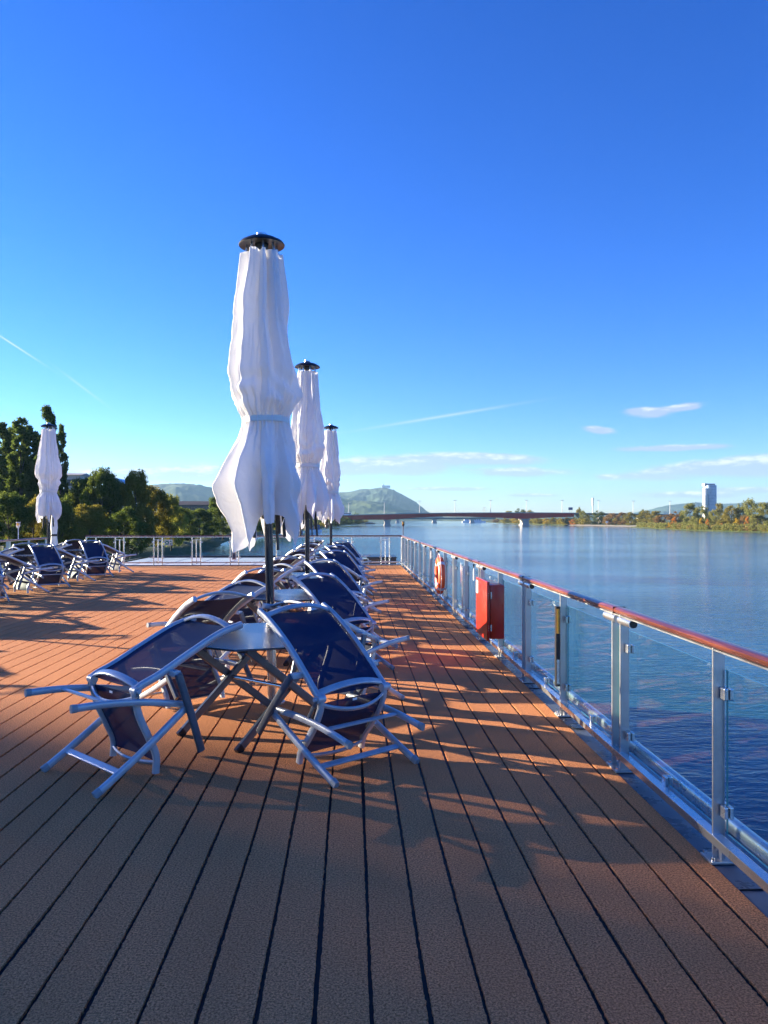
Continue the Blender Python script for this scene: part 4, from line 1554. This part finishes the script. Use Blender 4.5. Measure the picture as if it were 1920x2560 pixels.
# green assembly-station signs
def green_sign(px, label):
    p = at(px, 1346, 26.5)
    r = empty('green_sign', (p.x, 26.48, .79))
    tag(r, label, 'sign', 'green emergency signs on the forward railing')
    m_ = MB(); m_.box((0, 0, 0), (.27, .010, .185), bev=.004); m_.build('panel', M_WHITEMARK, r)
    m_ = MB(); m_.box((-.045, -.007, 0), (.155, .006, .15)); m_.box((.087, -.007, 0), (.06, .006, .15)); m_.build('green_field', M_GREEN, r)
    m_ = MB()
    for sx in (-1, 1):
        for sz in (-1, 1):
            d = Vector((-sx, 0, -sz * .9)).normalized()
            c = Vector((-.045 + sx * .052, -.012, sz * .05))
            rot = Vector((1, 0, 0)).rotation_difference(d).to_matrix().to_4x4()
            m_.box(c, (.045, .004, .011), rot=rot)
    m_.build('arrows', M_WHITEMARK, r)
    m_ = MB()
    for k, (dx, dz) in enumerate(((-.02, .004), (-.007, .012), (.007, .012), (.02, .004))):
        m_.cyl((-.045 + dx, -.0105, dz), (-.045 + dx, -.0145, dz), .008, 8)
        m_.box((-.045 + dx, -.012, dz - .02), (.012, .003, .022))
    m_.build('people_symbol', M_WHITEMARK, r)
    m_ = MB()
    m_.cyl((.082, -.0105, 0), (.082, -.0145, 0), .023, 14)
    m_.build('letter_mark', M_WHITEMARK, r)
    m_ = MB(); m_.cyl((.078, -.015, 0), (.078, -.017, 0), .010, 10); m_.build('letter_counter', M_GREEN, r)
    m_ = MB(); m_.box((-.09, 0, .115), (.012, .012, .05)); m_.box((.09, 0, .115), (.012, .012, .05)); m_.build('hanger', M_STEEL, r)


green_sign(421, 'green and white emergency sign on the forward railing, left one by the trees')
green_sign(797, 'green and white emergency sign on the forward railing, right one behind the parasols')

# lantern on the corner
def lantern(x, y, z, label, m, s=1.0):
    r = empty('lantern', (x, y, z))
    tag(r, label, 'lantern')
    m_ = MB(); m_.cyl((0, 0, 0), (0, 0, .30 * s), .012, 8); m_.build('pole', m, r)
    m_ = MB(); m_.lathe([(0, .30 * s), (.02, .30 * s), (.045, .36 * s), (.055, .36 * s), (.055, .375 * s)], 12); m_.build('bowl', m, r)
    m_ = MB(); m_.cyl((0, 0, .377 * s), (0, 0, .45 * s), .034, 10); m_.build('lens', M_YELLOW, r, True)
    m_ = MB()
    for k in range(4):
        a = PI / 4 + k * PI / 2
        m_.cyl((.047 * math.cos(a), .047 * math.sin(a), .376 * s), (.047 * math.cos(a), .047 * math.sin(a), .455 * s), .006, 6)
    m_.build('cage', m, r)
    m_ = MB(); m_.cyl((0, 0, .456 * s), (0, 0, .475 * s), .058, 14); m_.build('cap', m, r)


p = at(1008, 1335, 26.5)
lantern(p.x, 26.5, 1.034, 'small brown lantern on a thin pole at the right corner of the deck', M_BRONZE)
lantern(-9.32, 21.9, 1.034, 'small white lantern on the left side railing', M_WHITE)

# chain across the left gangway
chain = empty('gangway_chain', (-9.3, 24.0, 0))
tag(chain, 'thin rope chain sagging across the gangway gap at the left', 'chain')
m_ = MB()
pts = [Vector((t * .25, .1 + t * 2.3, .86 - .22 * (1 - (2 * t - 1) ** 2))) for t in (i / 16 for i in range(17))]
m_.sweep(pts, .022, .022, n=6, sq=1); m_.build('rope', M_WHITE, chain, True)

# ------------------------------------------------------------------ THINGS ON THE RAILING
# life ring seen edge-on
lr_ = empty('life_ring', (1.60, 13.95, .57))
tag(lr_, 'orange life ring hanging on the right railing beyond the red cabinet', 'life ring')
m_ = MB()
ring = []
for k in range(48):
    a = 2 * PI * k / 48
    ring.append(Vector((0, .285 * math.cos(a), .285 * math.sin(a))))
m_.sweep(ring, .115, .125, up=(1, 0, 0), n=14, sq=.95, closed=True)
m_.build('ring', M_ORANGE, lr_, True)
for k in range(4):
    a = PI / 4 + k * PI / 2
    seg = [Vector((0, .285 * math.cos(a + d), .285 * math.sin(a + d))) for d in (-.10, -.05, 0, .05, .10)]
    m_ = MB(); m_.sweep(seg, .121, .131, up=(1, 0, 0), n=14, sq=.95); m_.build('tape', M_TAPE, lr_, True)
m_ = MB()
rope = []
for k in range(64):
    a = 2 * PI * k / 64
    w_ = .362 + .03 * abs(math.sin(2 * (a - PI / 4)))
    rope.append(Vector((-.02, w_ * math.cos(a), w_ * math.sin(a))))
m_.sweep(rope, .010, .010, n=6, sq=1, closed=True); m_.build('grab_rope', M_WHITEMARK, lr_, True)
m_ = MB(); m_.box((.085, .0, -.24), (.02, .5, .05)); m_.box((.07, .2, -.30), (.06, .04, .12)); m_.box((.07, -.2, -.30), (.06, .04, .12)); m_.build('bracket', M_STEEL, lr_)

# red fire hose cabinet
cb = empty('fire_hose_cabinet', (1.60, 8.82, .25))
tag(cb, 'glossy red fire hose cabinet hanging on the right railing', 'cabinet')
m_ = MB(); m_.box((.010, 0, .315), (.16, .70, .60), bev=.012); m_.build('case', M_RED, cb, True)
m_ = MB(); m_.box((-.095, 0, .325), (.034, .745, .655), bev=.008)
dr = m_.build('door', M_RED, cb, True)
m_ = MB(); m_.box((-.1135, .275, .545), (.002, .13, .15)); m_.build('symbol_plate', M_WHITEMARK, dr)
m_ = MB(); m_.box((-.1155, .275, .575), (.002, .06, .035)); m_.cyl((-.1145, .275, .52), (-.1165, .275, .52), .022, 14); m_.build('hose_symbol', M_REDMARK, dr)
for z in (.14, .50):
    m_ = MB(); m_.box((-.060, -.353, z), (.014, .008, .075), bev=.002); m_.build('hinge', M_STEEL, cb)
    m_ = MB()
    for q_ in (-.025, 0, .025):
        m_.cyl((-.096, -.3735, z + q_), (-.096, -.378, z + q_), .004, 6)
    m_.build('screws', M_STEEL, cb)
m_ = MB(); m_.box((.10, .18, .4), (.03, .03, .3)); m_.box((.10, -.18, .4), (.03, .03, .3)); m_.build('hook', M_STEEL, cb)

# slim emergency light fixed on the post beside the gate
el = empty('post_light', (RX - .052, 6.19, .24))
tag(el, 'slim upright lamp strip with an amber lens on the third near post', 'lamp')
m_ = MB(); m_.box((0, 0, .325), (.034, .045, .65), bev=.004); m_.build('case', M_PLASTIC, el)
m_ = MB(); m_.box((0, -.0245, .53), (.020, .004, .20), bev=.001); m_.build('lens', M_YELLOW, el)
m_ = MB(); m_.box((0, -.0245, .12), (.022, .004, .20)); m_.build('cover', M_STEEL, el)
gp = empty('gate_glass', (RX + .05, 6.12, 0))
tag(gp, 'narrow extra glass pane clamped over the third near post', 'glass pane')
m_ = MB(); m_.box((.02, 0, .52), (.15, .010, .72)); m_.build('pane', M_GLASS, gp)
m_ = MB(); m_.box((.02, 0, .881), (.15, .011, .003)); m_.build('edge', M_GLASSEDGE, gp)
el2 = empty('post_light', (RX - .052, 11.5, .24))
tag(el2, 'slim upright lamp strip on the post just beyond the red cabinet', 'lamp')
m_ = MB(); m_.box((0, 0, .325), (.034, .045, .65), bev=.004); m_.build('case', M_STEEL, el2)
m_ = MB(); m_.box((0, -.0245, .53), (.020, .004, .20)); m_.build('lens', M_WHITEMARK, el2)
for y, lab in ((10.75, 'small white tag hanging below the handrail just beyond the red cabinet'), (16.6, 'small hook hanging below the handrail beyond the life ring')):
    r = empty('hanging_tag', (RX - .01, y, .96))
    tag(r, lab, 'tag')
    m_ = MB(); m_.box((0, 0, -.02), (.02, .02, .05)); m_.build('clip', M_PLASTIC, r)
    m_ = MB(); m_.box((0, 0, -.14), (.012, .05, .17), bev=.004); m_.build('plate', M_WHITEMARK, r)


# ------------------------------------------------------------------ DECK CHAIRS
def make_chair(V):
    """V: profile points (u inward from the feet, z)"""
    root = empty('deck_chair')
    P = lambda uz, v: Vector((v, uz[0], uz[1]))
    bw, sw, lw, aw = .275, .262, .335, .325
    top, hinge, br, armend, junc = V['top'], V['hinge'], V['br'], V['armend'], V['junc']
    # backrest
    back = V['back']
    for s in (-1, 1):
        m_ = MB(); m_.sweep(smooth_line([P(q, s * bw) for q in back], 5), .034, .048, up=(0, -.6, .8), n=12, sq=.62)
        m_.build('side_rail', M_ALU, root, True)
    bl = smooth_line([P(q, 0) for q in back], 5)

    def bpt(t):
        k = t * (len(bl) - 1)
        i = min(int(k), len(bl) - 2)
        return bl[i].lerp(bl[i + 1], k - i)

    def nrm(t):
        a, b = bpt(max(0, t - .05)), bpt(min(1, t + .05))
        d = (b - a).normalized()
        n = Vector((0, d.z, -d.y))
        return n if n.z > 0 else -n
    cb_ = []
    for t, bow in ((.10, .062), (.86, .062)):
        c = bpt(t); n = nrm(t)
        a_, b_ = c + Vector((-bw, 0, 0)), c + Vector((bw, 0, 0))
        m_ = MB(); m_.sweep(arc(a_, b_, n * bow, 13), .046, .022, up=tuple(n), n=10, sq=.6)
        m_.build('crossbar', M_ALU, root, True)
    rows = []
    for i in range(25):
        t = .07 + .86 * i / 24
        c = bpt(t); n = nrm(t)
        rows.append([c + Vector((v, 0, 0)) + n * (.008 - .014 * (1 - (v / bw) ** 2)) for v in np.linspace(-bw + .006, bw - .006, 9)])
    me = grid_mesh('backrest', rows, M_SLING)
    o = new_obj('backrest', me, root)
    # seat, hanging from the hinge
    seat = V['seat']
    for s in (-1, 1):
        m_ = MB(); m_.sweep(smooth_line([P(q, s * sw) for q in seat], 5), .036, .044, up=(0, 1, .2), n=12, sq=.62)
        m_.build('seat_rail', M_ALU, root, True)
        h = P(hinge, s * (bw + sw) / 2)
        m_ = MB(); m_.cyl(h + Vector((-.028, 0, 0)), h + Vector((.028, 0, 0)), .027, 16)
        m_.cyl(h + Vector((s * .028, 0, 0)), h + Vector((s * .050, 0, 0)), .013, 12)
        m_.build('hinge', M_ALU, root, True)
    sl = smooth_line([P(q, 0) for q in seat], 5)
    def spt(t):
        k = t * (len(sl) - 1)
        i = min(int(k), len(sl) - 2)
        return sl[i].lerp(sl[i + 1], k - i)
    for t, bow, dirv in ((.10, .075, Vector((0, -.75, -.65))), (.88, .05, Vector((0, -1.0, -.25)))):
        c = spt(t)
        m_ = MB(); m_.sweep(arc(c + Vector((-sw, 0, 0)), c + Vector((sw, 0, 0)), dirv * bow, 13), .030, .020, up=(0, 1, 1), n=10, sq=.6)
        m_.build('crossbar', M_ALU, root, True)
    rows = []
    for i in range(17):
        t = .08 + .80 * i / 16
        c = spt(t)
        rows.append([c + Vector((v, 0, 0)) + Vector((0, .02, 0)) * (1 - (v / sw) ** 2) for v in np.linspace(-sw + .004, sw - .004, 9)])
    seatsl = new_obj('seat', grid_mesh('seat', rows, M_SLING), root)
    m_ = MB(); c = spt(.10) + Vector((0, -.016, 0)); m_.box(c, (.035, .003, .014)); m_.build('care_label', M_WHITEMARK, seatsl)
    # leg frames
    foot, air = (0.0, 0.014), V['airend']
    lv = lambda a, b, k: [(a[0] + (b[0] - a[0]) * t, a[1] + (b[1] - a[1]) * t + k * (1 - (2 * t - 1) ** 2)) for t in (0, .25, .5, .75, 1)]
    legp = lv(junc, foot, -.012)
    airp = lv((junc[0], junc[1] + .012), air, .024)
    for s in (-1, 1):
        m_ = MB(); m_.sweep(smooth_line([P(q, s * lw) for q in legp], 4), .034, .046, up=(0, .4, .9), n=12, sq=.7)
        l = m_.build('leg', M_ALU, root, True)
        e = P(legp[-1], s * lw)
        m_ = MB(); m_.sweep([e + Vector((0, .03, .018)), e + Vector((0, -.008, -.002))], .038, .050, up=(0, .4, .9), n=12, sq=.7); m_.build('foot_cap', M_RUBBER, l, True)
        m_ = MB(); m_.sweep(smooth_line([P(q, s * (lw - .035)) for q in airp], 4), .032, .044, up=(0, .2, 1), n=12, sq=.7)
        l = m_.build('leg', M_ALU, root, True)
        e = P(airp[-1], s * (lw - .035))
        d = (P(airp[-1], 0) - P(airp[-2], 0)).normalized()
        m_ = MB(); m_.sweep([e - d * .02, e + d * .012], .036, .048, up=(0, .2, 1), n=12, sq=.7); m_.build('foot_cap', M_RUBBER, l, True)
        # armrest: dark bar from the backrest bracket downwards
        m_ = MB(); m_.sweep([P(br, s * (aw + .035)), P(((br[0] + armend[0]) / 2, (br[1] + armend[1]) / 2), s * (aw + .045)), P(armend, s * (aw + .035))], .030, .050, up=(0, 1, .3), n=12, sq=.55)
        m_.build('armrest', M_ALU_ARM, root, True)
        m_ = MB(); m_.box(P((br[0], br[1] + .0), s * (bw + .045)), (.075, .045, .036), bev=.006); m_.build('bracket', M_ALU, root)
        # link
        t = .42
        q_ = (airp[0][0] + (airp[-1][0] - airp[0][0]) * t, airp[0][1] + (airp[-1][1] - airp[0][1]) * t + .03)
        q2 = (hinge[0] + .0, hinge[1] - .01)
        m_ = MB(); m_.sweep([P(q2, s * (bw + .026)), P((q_[0] - .02, q_[1]), s * (bw + .028))], .010, .022, up=(0, 1, .3), n=8, sq=.5)
        m_.build('link', M_ALU_ARM, root)
        j = P(junc, s * lw)
        m_ = MB(); m_.cyl(j + Vector((-s * .05, 0, 0)), j + Vector((s * .022, 0, 0)), .020, 14); m_.build('pivot', M_ALU, root, True)
        # pin between seat rail and leg
        c = spt(.62)
        tt = min(1, max(0, (junc[0] - c.y) / (junc[0] - foot[0])))
        lg = P((c.y, junc[1] + (foot[1] - junc[1]) * tt), s * (lw - .01))
        m_ = MB(); m_.cyl(Vector((s * sw, c.y, c.z)), lg, .007, 8); m_.build('pin', M_STEEL, root)
    for pts, t, v in ((legp, .76, lw), (airp, .70, lw - .035)):
        a = smooth_line([P(q, 0) for q in pts], 4)
        c = a[int(t * (len(a) - 1))]
        d = (a[-1] - a[0]).normalized()
        m_ = MB(); m_.sweep([c + Vector((-v + .008, 0, 0)), c + Vector((v - .008, 0, 0))], .042, .016, up=(0, -d.z, d.y) if d.y > 0 else (0, d.z, -d.y), n=8, sq=.5)
        m_.build('crossbar', M_ALU, root)
    return root


M_ALU_ARM = pmat('slate_grey_armrest', (0.10, 0.125, 0.155), 0.35, 0.3, 0.5, var=.15, vscale=10)
VL = dict(top=(1.08, .875), hinge=(.29, .555), br=(.53, .635), armend=(.70, .12), junc=(.605, .41), airend=(-.115, .525),
          back=[(1.08, .878), (.90, .835), (.67, .735), (.45, .630), (.33, .585), (.285, .557)],
          seat=[(.285, .552), (.300, .47), (.325, .38), (.385, .25), (.435, .13), (.432, .02)])
VR = dict(top=(.93, .955), hinge=(.24, .475), br=(.425, .60), armend=(.80, .17), junc=(.665, .32), airend=(-.085, .265),
          back=[(.93, .965), (.78, .895), (.58, .765), (.40, .615), (.29, .515), (.24, .475)],
          seat=[(.24, .468), (.25, .40), (.30, .30), (.38, .19), (.45, .10), (.475, .02)])
chair_L = make_chair(VL)
chair_R = make_chair(VR)
used_L = used_R = False


def place_chair(kind, x, y, ax, label, group):
    global used_L, used_R
    if kind == 'L':
        o = copy_tree(chair_L) if used_L else chair_L
        used_L = True
    else:
        o = copy_tree(chair_R) if used_R else chair_R
        used_R = True
    o.location = (x, y, 0)
    o.rotation_euler = (0, 0, math.atan2(ax[1], ax[0]) - PI / 2)
    tag(o, label, 'deck chair', group)
    return o


def make_table():
    r = empty('folding_table')
    m_ = MB()
    m_.poly([Vector((.70 * math.cos(R(-97 + 45 * k)), .70 * math.sin(R(-97 + 45 * k)), .708)) for k in range(8)], (0, 0, .014))
    bmesh.ops.bevel(m_.bm, geom=list(m_.bm.edges), offset=.003, segments=1, affect='EDGES')
    m_.build('tabletop', M_TABLE, r)
    m_ = MB()
    m_.box((-.32, 0, .690), (.05, .9, .03)); m_.box((.32, 0, .690), (.05, .9, .03)); m_.build('support_frame', M_ALU_DARK, r).rotation_euler = (0, 0, R(-42))
    e = Vector((math.cos(R(-41)), math.sin(R(-41)), 0))
    f = Vector((math.cos(R(49)), math.sin(R(49)), 0))
    for s in (-1, 1):
        c = e * (s * .34)
        for q_ in (-1, 1):
            off = e * (s * (.018 if q_ > 0 else -.018))
            m_ = MB(); m_.sweep([c + off + f * (q_ * .50) + Vector((0, 0, .005)), c + off - f * (q_ * .44) + Vector((0, 0, .70))], .030, .058, n=8, sq=.3)
            l = m_.build('leg', M_ALU_ARM, r)
            m_ = MB(); m_.sweep([c + off + f * (q_ * .50) + Vector((0, 0, .003)), c + off + f * (q_ * .458) + Vector((0, 0, .034))], .034, .062, n=8, sq=.3); m_.build('foot_cap', M_PLASTIC, l)
    m_ = MB(); m_.cyl(e * -.34 + Vector((0, 0, .36)), e * .34 + Vector((0, 0, .36)), .016, 14); m_.build('stretcher', M_STEEL, r, True)
    return r


table0 = make_table()
used_T = False
GC = 'navy deck chairs tipped against the tables'
ORD = ['nearest', 'second', 'third', 'fourth', 'fifth', 'farthest']


def group(tx, ty, name, jit, rows=('FL', 'FR', 'BL', 'BR'), seed=0):
    global used_T
    g = random.Random(seed)
    t = copy_tree(table0) if used_T else table0
    used_T = True
    t.location = (tx + .0, ty - .02, 0)
    t.rotation_euler = (0, 0, R(g.uniform(-6, 6)) if jit else 0)
    tag(t, f'dark octagonal folding table, {name}', 'table', 'octagonal folding tables')
    base = {'FR': ('R', .862, -1.10, (-.634, .773), 'front right'), 'FL': ('L', -1.009, -1.191, (.702, .712), 'front left'),
            'BR': ('L', .90, 1.13, (-.68, -.73), 'back right'), 'BL': ('R', -.95, 1.12, (.66, -.75), 'back left')}
    for k in rows:
        kd, dx, dy, ax, w = base[k]
        if jit:
            a = R(g.uniform(-5, 5))
            ax = (ax[0] * math.cos(a) - ax[1] * math.sin(a), ax[0] * math.sin(a) + ax[1] * math.cos(a))
            dx += g.uniform(-.05, .05)
            dy += g.uniform(-.05, .05)
        place_chair(kd, tx + dx, ty + dy, ax, f'navy deck chair tipped against the {w} of the {name}', GC)


for i, ty in enumerate((5.9, 9.0, 12.05, 15.2, 18.4, 21.7)):
    group(-.70, ty, f'{ORD[i]} centre row table', i > 0, seed=i + 1)
for i, ty in enumerate((9.6, 12.8, 16.0, 19.15, 22.35)):
    nm = ['nearest left row table', 'second left row table', 'left row table at photo edge',
          'table below the left parasol', 'farthest left row table'][i]
    group(-7.7, ty, nm, True, seed=20 + i)


# ------------------------------------------------------------------ PARASOLS
def interp(t, pts):
    for (a, va), (b, vb) in zip(pts[:-1], pts[1:]):
        if t <= b:
            f = (t - a) / (b - a)
            f = f * f * (3 - 2 * f)
            return va + (vb - va) * f
    return pts[-1][1]


def tri(x):
    x = (x / (2 * PI)) % 1.0
    return (4 * abs(x - .5) - 1)


def canopy_mesh(seed, slim=1.0, tie=2.45, wing=PI, hem=1.34, side_z=1.62, belly=1.0):
    g = random.Random(seed)
    NT_, NZ = 288, 150
    nribs = 8
    ph = g.uniform(0, 2 * PI / nribs)
    tipj = [g.uniform(-.08, .20) for _ in range(nribs)]
    rj = [g.uniform(-.04, .05) for _ in range(nribs)]
    pk = [g.uniform(-.16, .20) for _ in range(nribs)]
    pr = [g.uniform(.82, 1.16) for _ in range(nribs)]
    ztop = 3.90
    P = np.zeros((NZ, NT_, 3))
    for j in range(NT_):
        th = 2 * PI * j / NT_
        a = ((th - ph) / (2 * PI / nribs)) % nribs
        k = int(a)
        f = a - k                      # 0..1 between ribs
        near = min(f, 1 - f) * 2       # 0 at rib, 1 mid panel
        ri = k if f < .5 else (k + 1) % nribs
        # skirt hem
        cusp = 1 - near
        zb = side_z + (hem + tipj[ri] - side_z) * cusp ** 1.25
        zb += .05 * mnoise.noise(Vector((th * 3, seed, 0))) + .028 * tri(th * 11 + seed) + .018 * tri(th * 23)
        w = max(0, math.cos(th - wing)) ** 6
        for i in range(NZ):
            t = i / (NZ - 1)
            z = ztop + (zb - ztop) * t
            # radius envelope
            R0 = float(np.interp(-z, [-3.92, -3.6, -3.2, -2.92, -2.74, -2.60, -tie - .04, -tie + .02], [.158, .196, .255, .292 * belly, .300 * belly, .272, .205, .19])) if z > tie - .02 else interp(-z, [(-3.92, .150), (-tie - .05, .200), (-tie + .02, .190),
                             (-tie + .05, .195)])
            if z < tie - .02:
                R0 = float(np.interp(-z, [-tie + .02, -2.0 - pk[ri] * cusp, -1.87 - pk[ri] * cusp, -1.30], [.192, .272, .266, .150]))
            below = max(0, tie - z)
            above = max(0, z - tie)
            # deep folds between ribs (cloth tucks inwards), sharp creases on the ribs
            tuck = (1 - abs(2 * f - 1) ** 1.6)
            warp = mnoise.noise(Vector((math.cos(th) * 1.4, math.sin(th) * 1.4, z * 1.6 + seed)))
            w2 = warp * 1.1
            fold = tri(th * 5 + w2 * 1.6 + seed) * .55 * min(1, .4 + above + below) + tri(th * 11 + w2 * 3.0 + seed) * (.36 if z > tie else .55) * (1 if z > tie else 1.25) + tri(th * 21 + w2 * 4 + seed * 2) * .16 * (1 + .8 * warp)
            nt = math.exp(-((z - tie) / .20) ** 2)
            gather = math.sin(th * 34 + warp * 6) * nt
            amp_up = .042 + .014 * min(1, above)
            r = R0 * (1 + rj[ri] * min(1, above * 2))
            if z > tie:
                r -= tuck * (.045 + .030 * math.sin(min(1, above / 1.4) * PI)) * (1 - nt * .8)
                r += fold * amp_up * (1 - nt * .6) * min(1, .35 + above)
                # sagging pouch just above the strap
                pouch = math.exp(-((z - tie - .26) / .16) ** 2)
                r += pouch * .030 * mnoise.noise(Vector((th * 1.6, z * 3, seed + 4))) * 2
                r += pouch * .018 * math.sin(z * 34 + 4 * math.sin(th * 2 + seed) + warp * 6)
            else:
                s = min(1, below / .55)
                r += cusp ** 1.1 * s * .085 * pr[ri] + (pr[ri] - 1) * cusp * s * .16 - tuck * s * .075
                r += fold * .075 * s * (1 - .3 * w)
                r += w * .075 * max(0, 1 - abs(z - 1.93) / .50)
                # rippled edges hanging down
                r += .016 * s * math.sin(z * 9 + th * 5 + warp * 5)
            rdg = mnoise.noise(Vector((math.cos(th) * 2.6, math.sin(th) * 2.6, z * 2.2 + seed * 3)))
            rdg2 = mnoise.noise(Vector((math.cos(th) * 6, math.sin(th) * 6, z * 4.5 + seed * 5)))
            r -= .014 * (1 - abs(rdg) * 3.2 if abs(rdg) < .31 else 0) * min(1, abs(z - ztop) * 1.5)
            r -= .009 * (1 - abs(rdg2) * 3.5 if abs(rdg2) < .28 else 0) * min(1, abs(z - ztop) * 1.5)
            r += gather * .016
            r *= slim if z > tie else (slim ** 1.3)
            r = max(.065, r)
            twist = .03 * math.sin(z * 2.2 + seed) + .25 * below * mnoise.noise(Vector((th, z * 1.2, seed + 9)))
            P[i, j] = (r * math.cos(th + twist), r * math.sin(th + twist), z - (.010 * cusp if i == 0 else 0) + (0.02 * abs(math.sin(4 * th)) * (1 - t) ** 20))
    me = grid_mesh('canopy', P, M_CLOTH, True, closed_u=True)
    return me, ph


def parasol(x, y, label, seed, lean=0.0, leany=0.0, scale=1.0, **kw):
    r = empty('parasol', (x, y, 0), 0)
    r.rotation_euler = (leany, lean, 0)
    r.scale = (scale, scale, scale)
    tag(r, label, 'parasol', 'closed white parasols')
    m_ = MB(); m_.cyl((0, 0, .50), (0, 0, 3.95), .036, 24); m_.build('pole', M_POLE, r, True)
    m_ = MB(); m_.cyl((0, 0, .012), (0, 0, .50), .041, 24); m_.build('sleeve', M_STEEL, r, True)
    m_ = MB(); m_.cyl((0, 0, .0), (0, 0, .013), .11, 28); m_.build('base_plate', M_STEEL, r, True)
    me, ph = canopy_mesh(seed, **kw)
    new_obj('canopy', me, r)
    tie = kw.get('tie', 2.45)
    slim = kw.get('slim', 1.0)
    m_ = MB()
    pts = []
    for k in range(48):
        a = 2 * PI * k / 48
        rr_ = (.200 + .004 * math.sin(5 * a)) * slim
        pts.append(Vector((rr_ * math.cos(a), rr_ * math.sin(a), tie + .004 * math.sin(a + seed))))
    m_.sweep(pts, .009, .052, n=8, sq=.4, closed=True); m_.build('strap', M_STRAP, r, True)
    m_ = MB(); m_.lathe([(0, 4.062), (.045, 4.062), (.048, 4.045), (.075, 4.043), (.13, 4.028), (.185, 3.998), (.200, 3.978), (.196, 3.970), (.15, 3.978), (.06, 3.985), (.05, 3.93), (0, 3.93)], 40)
    m_.build('cap', M_PLASTIC, r, True, R(50))
    m_ = MB(); m_.cyl((0, 0, 4.055), (0, 0, 4.078), .045, 16); m_.build('finial', M_STEEL, r, True)
    m_ = MB(); m_.cyl((0, 0, 1.60), (0, 0, 1.72), .062, 20); m_.build('runner', M_PLASTIC, r, True)
    for k in range(8):
        a = ph + 2 * PI * k / 8
        c, s = math.cos(a), math.sin(a)
        m_ = MB(); m_.sweep([(.125 * c, .125 * s, 3.975), (.140 * c, .140 * s, 3.88)], .016, .020, up=(c, s, 0), n=8, sq=.5); m_.build('rib_joint', M_STEEL, r)
        g_ = random.Random(seed * 10 + k)
        zb = 1.42 + g_.uniform(-.10, .12)
        rr_ = .11 + g_.uniform(0, .10)
        m_ = MB(); m_.sweep([(.09 * c, .09 * s, 2.4), (rr_ * c, rr_ * s, zb)], .016, .030, up=(c, s, 0), n=8, sq=.5)
        rb = m_.build('rib', M_PLASTIC, r)
    return r


M_STRAP = pmat('cream_strap', (0.86, 0.83, 0.74), 0.8)
parasol(-.69, 6.72, 'large closed white parasol in the foreground, nearest of the row', 3, lean=-R(1.35), scale=1.0, wing=PI * .93, hem=1.37, side_z=1.66)
parasol(-.70, 12.10, 'closed white parasol in the middle of the centre row, partly hidden by the nearest one', 12, slim=.94, tie=2.43, wing=-.2, hem=1.45, side_z=1.80)
parasol(-.55, 20.2, 'small looking closed white parasol, farthest of the centre row', 21, slim=.95, tie=2.28, wing=.3, hem=1.40)
parasol(-7.83, 20.2, 'closed white parasol at the far left in front of the poplars', 34, slim=1.0, tie=2.30, wing=2.4, hem=1.46, side_z=1.7, belly=1.12)
parasol(-7.8, 12.0, 'closed white parasol of the left row outside the photo', 41, slim=1.0, tie=2.3, wing=2.4)
# flag pole wrapped with canvas behind the left parasol
wr = empty('wrapped_bundle', (-8.6, 22.6, 0))
tag(wr, 'narrow cream canvas bundle standing behind the left parasol pole', 'canvas bundle')
m_ = MB(); m_.lathe([(0, 0), (.16, 0), (.13, .5), (.10, .9), (.075, 1.15), (.10, 1.35), (.07, 1.7), (0, 1.72)], 18); m_.build('canvas', M_STRAP, wr, True)
m_ = MB(); m_.lathe([(.088, 1.10), (.092, 1.13), (.088, 1.16)], 18); m_.build('strap', M_PLASTIC, wr)

# ------------------------------------------------------------------ AIR
HZ0, HZ1 = WATER_Z - 1.0, 420.0
m_ = MB()
m_.box((0, 2800, (HZ0 + HZ1) / 2), (17000, 11400, HZ1 - HZ0))
hz = m_.build('haze', None)
hz.data.materials.clear()
mh = bpy.data.materials.new('air')
mh.use_nodes = True
w = NT(mh.node_tree)
w.n.clear()
o_ = w.node('ShaderNodeOutputMaterial')
pv = w.node('ShaderNodeVolumePrincipled')
pv.inputs['Color'].default_value = (0.40, 0.70, 1.0, 1)
pv.inputs['Density'].default_value = 5.0e-5
pv.inputs['Anisotropy'].default_value = 0.2
w.l.new(pv.outputs[0], o_.inputs['Volume'])
hz.data.materials.append(mh)
tag(hz, 'thin blue haze over the river', 'haze', kind='stuff')
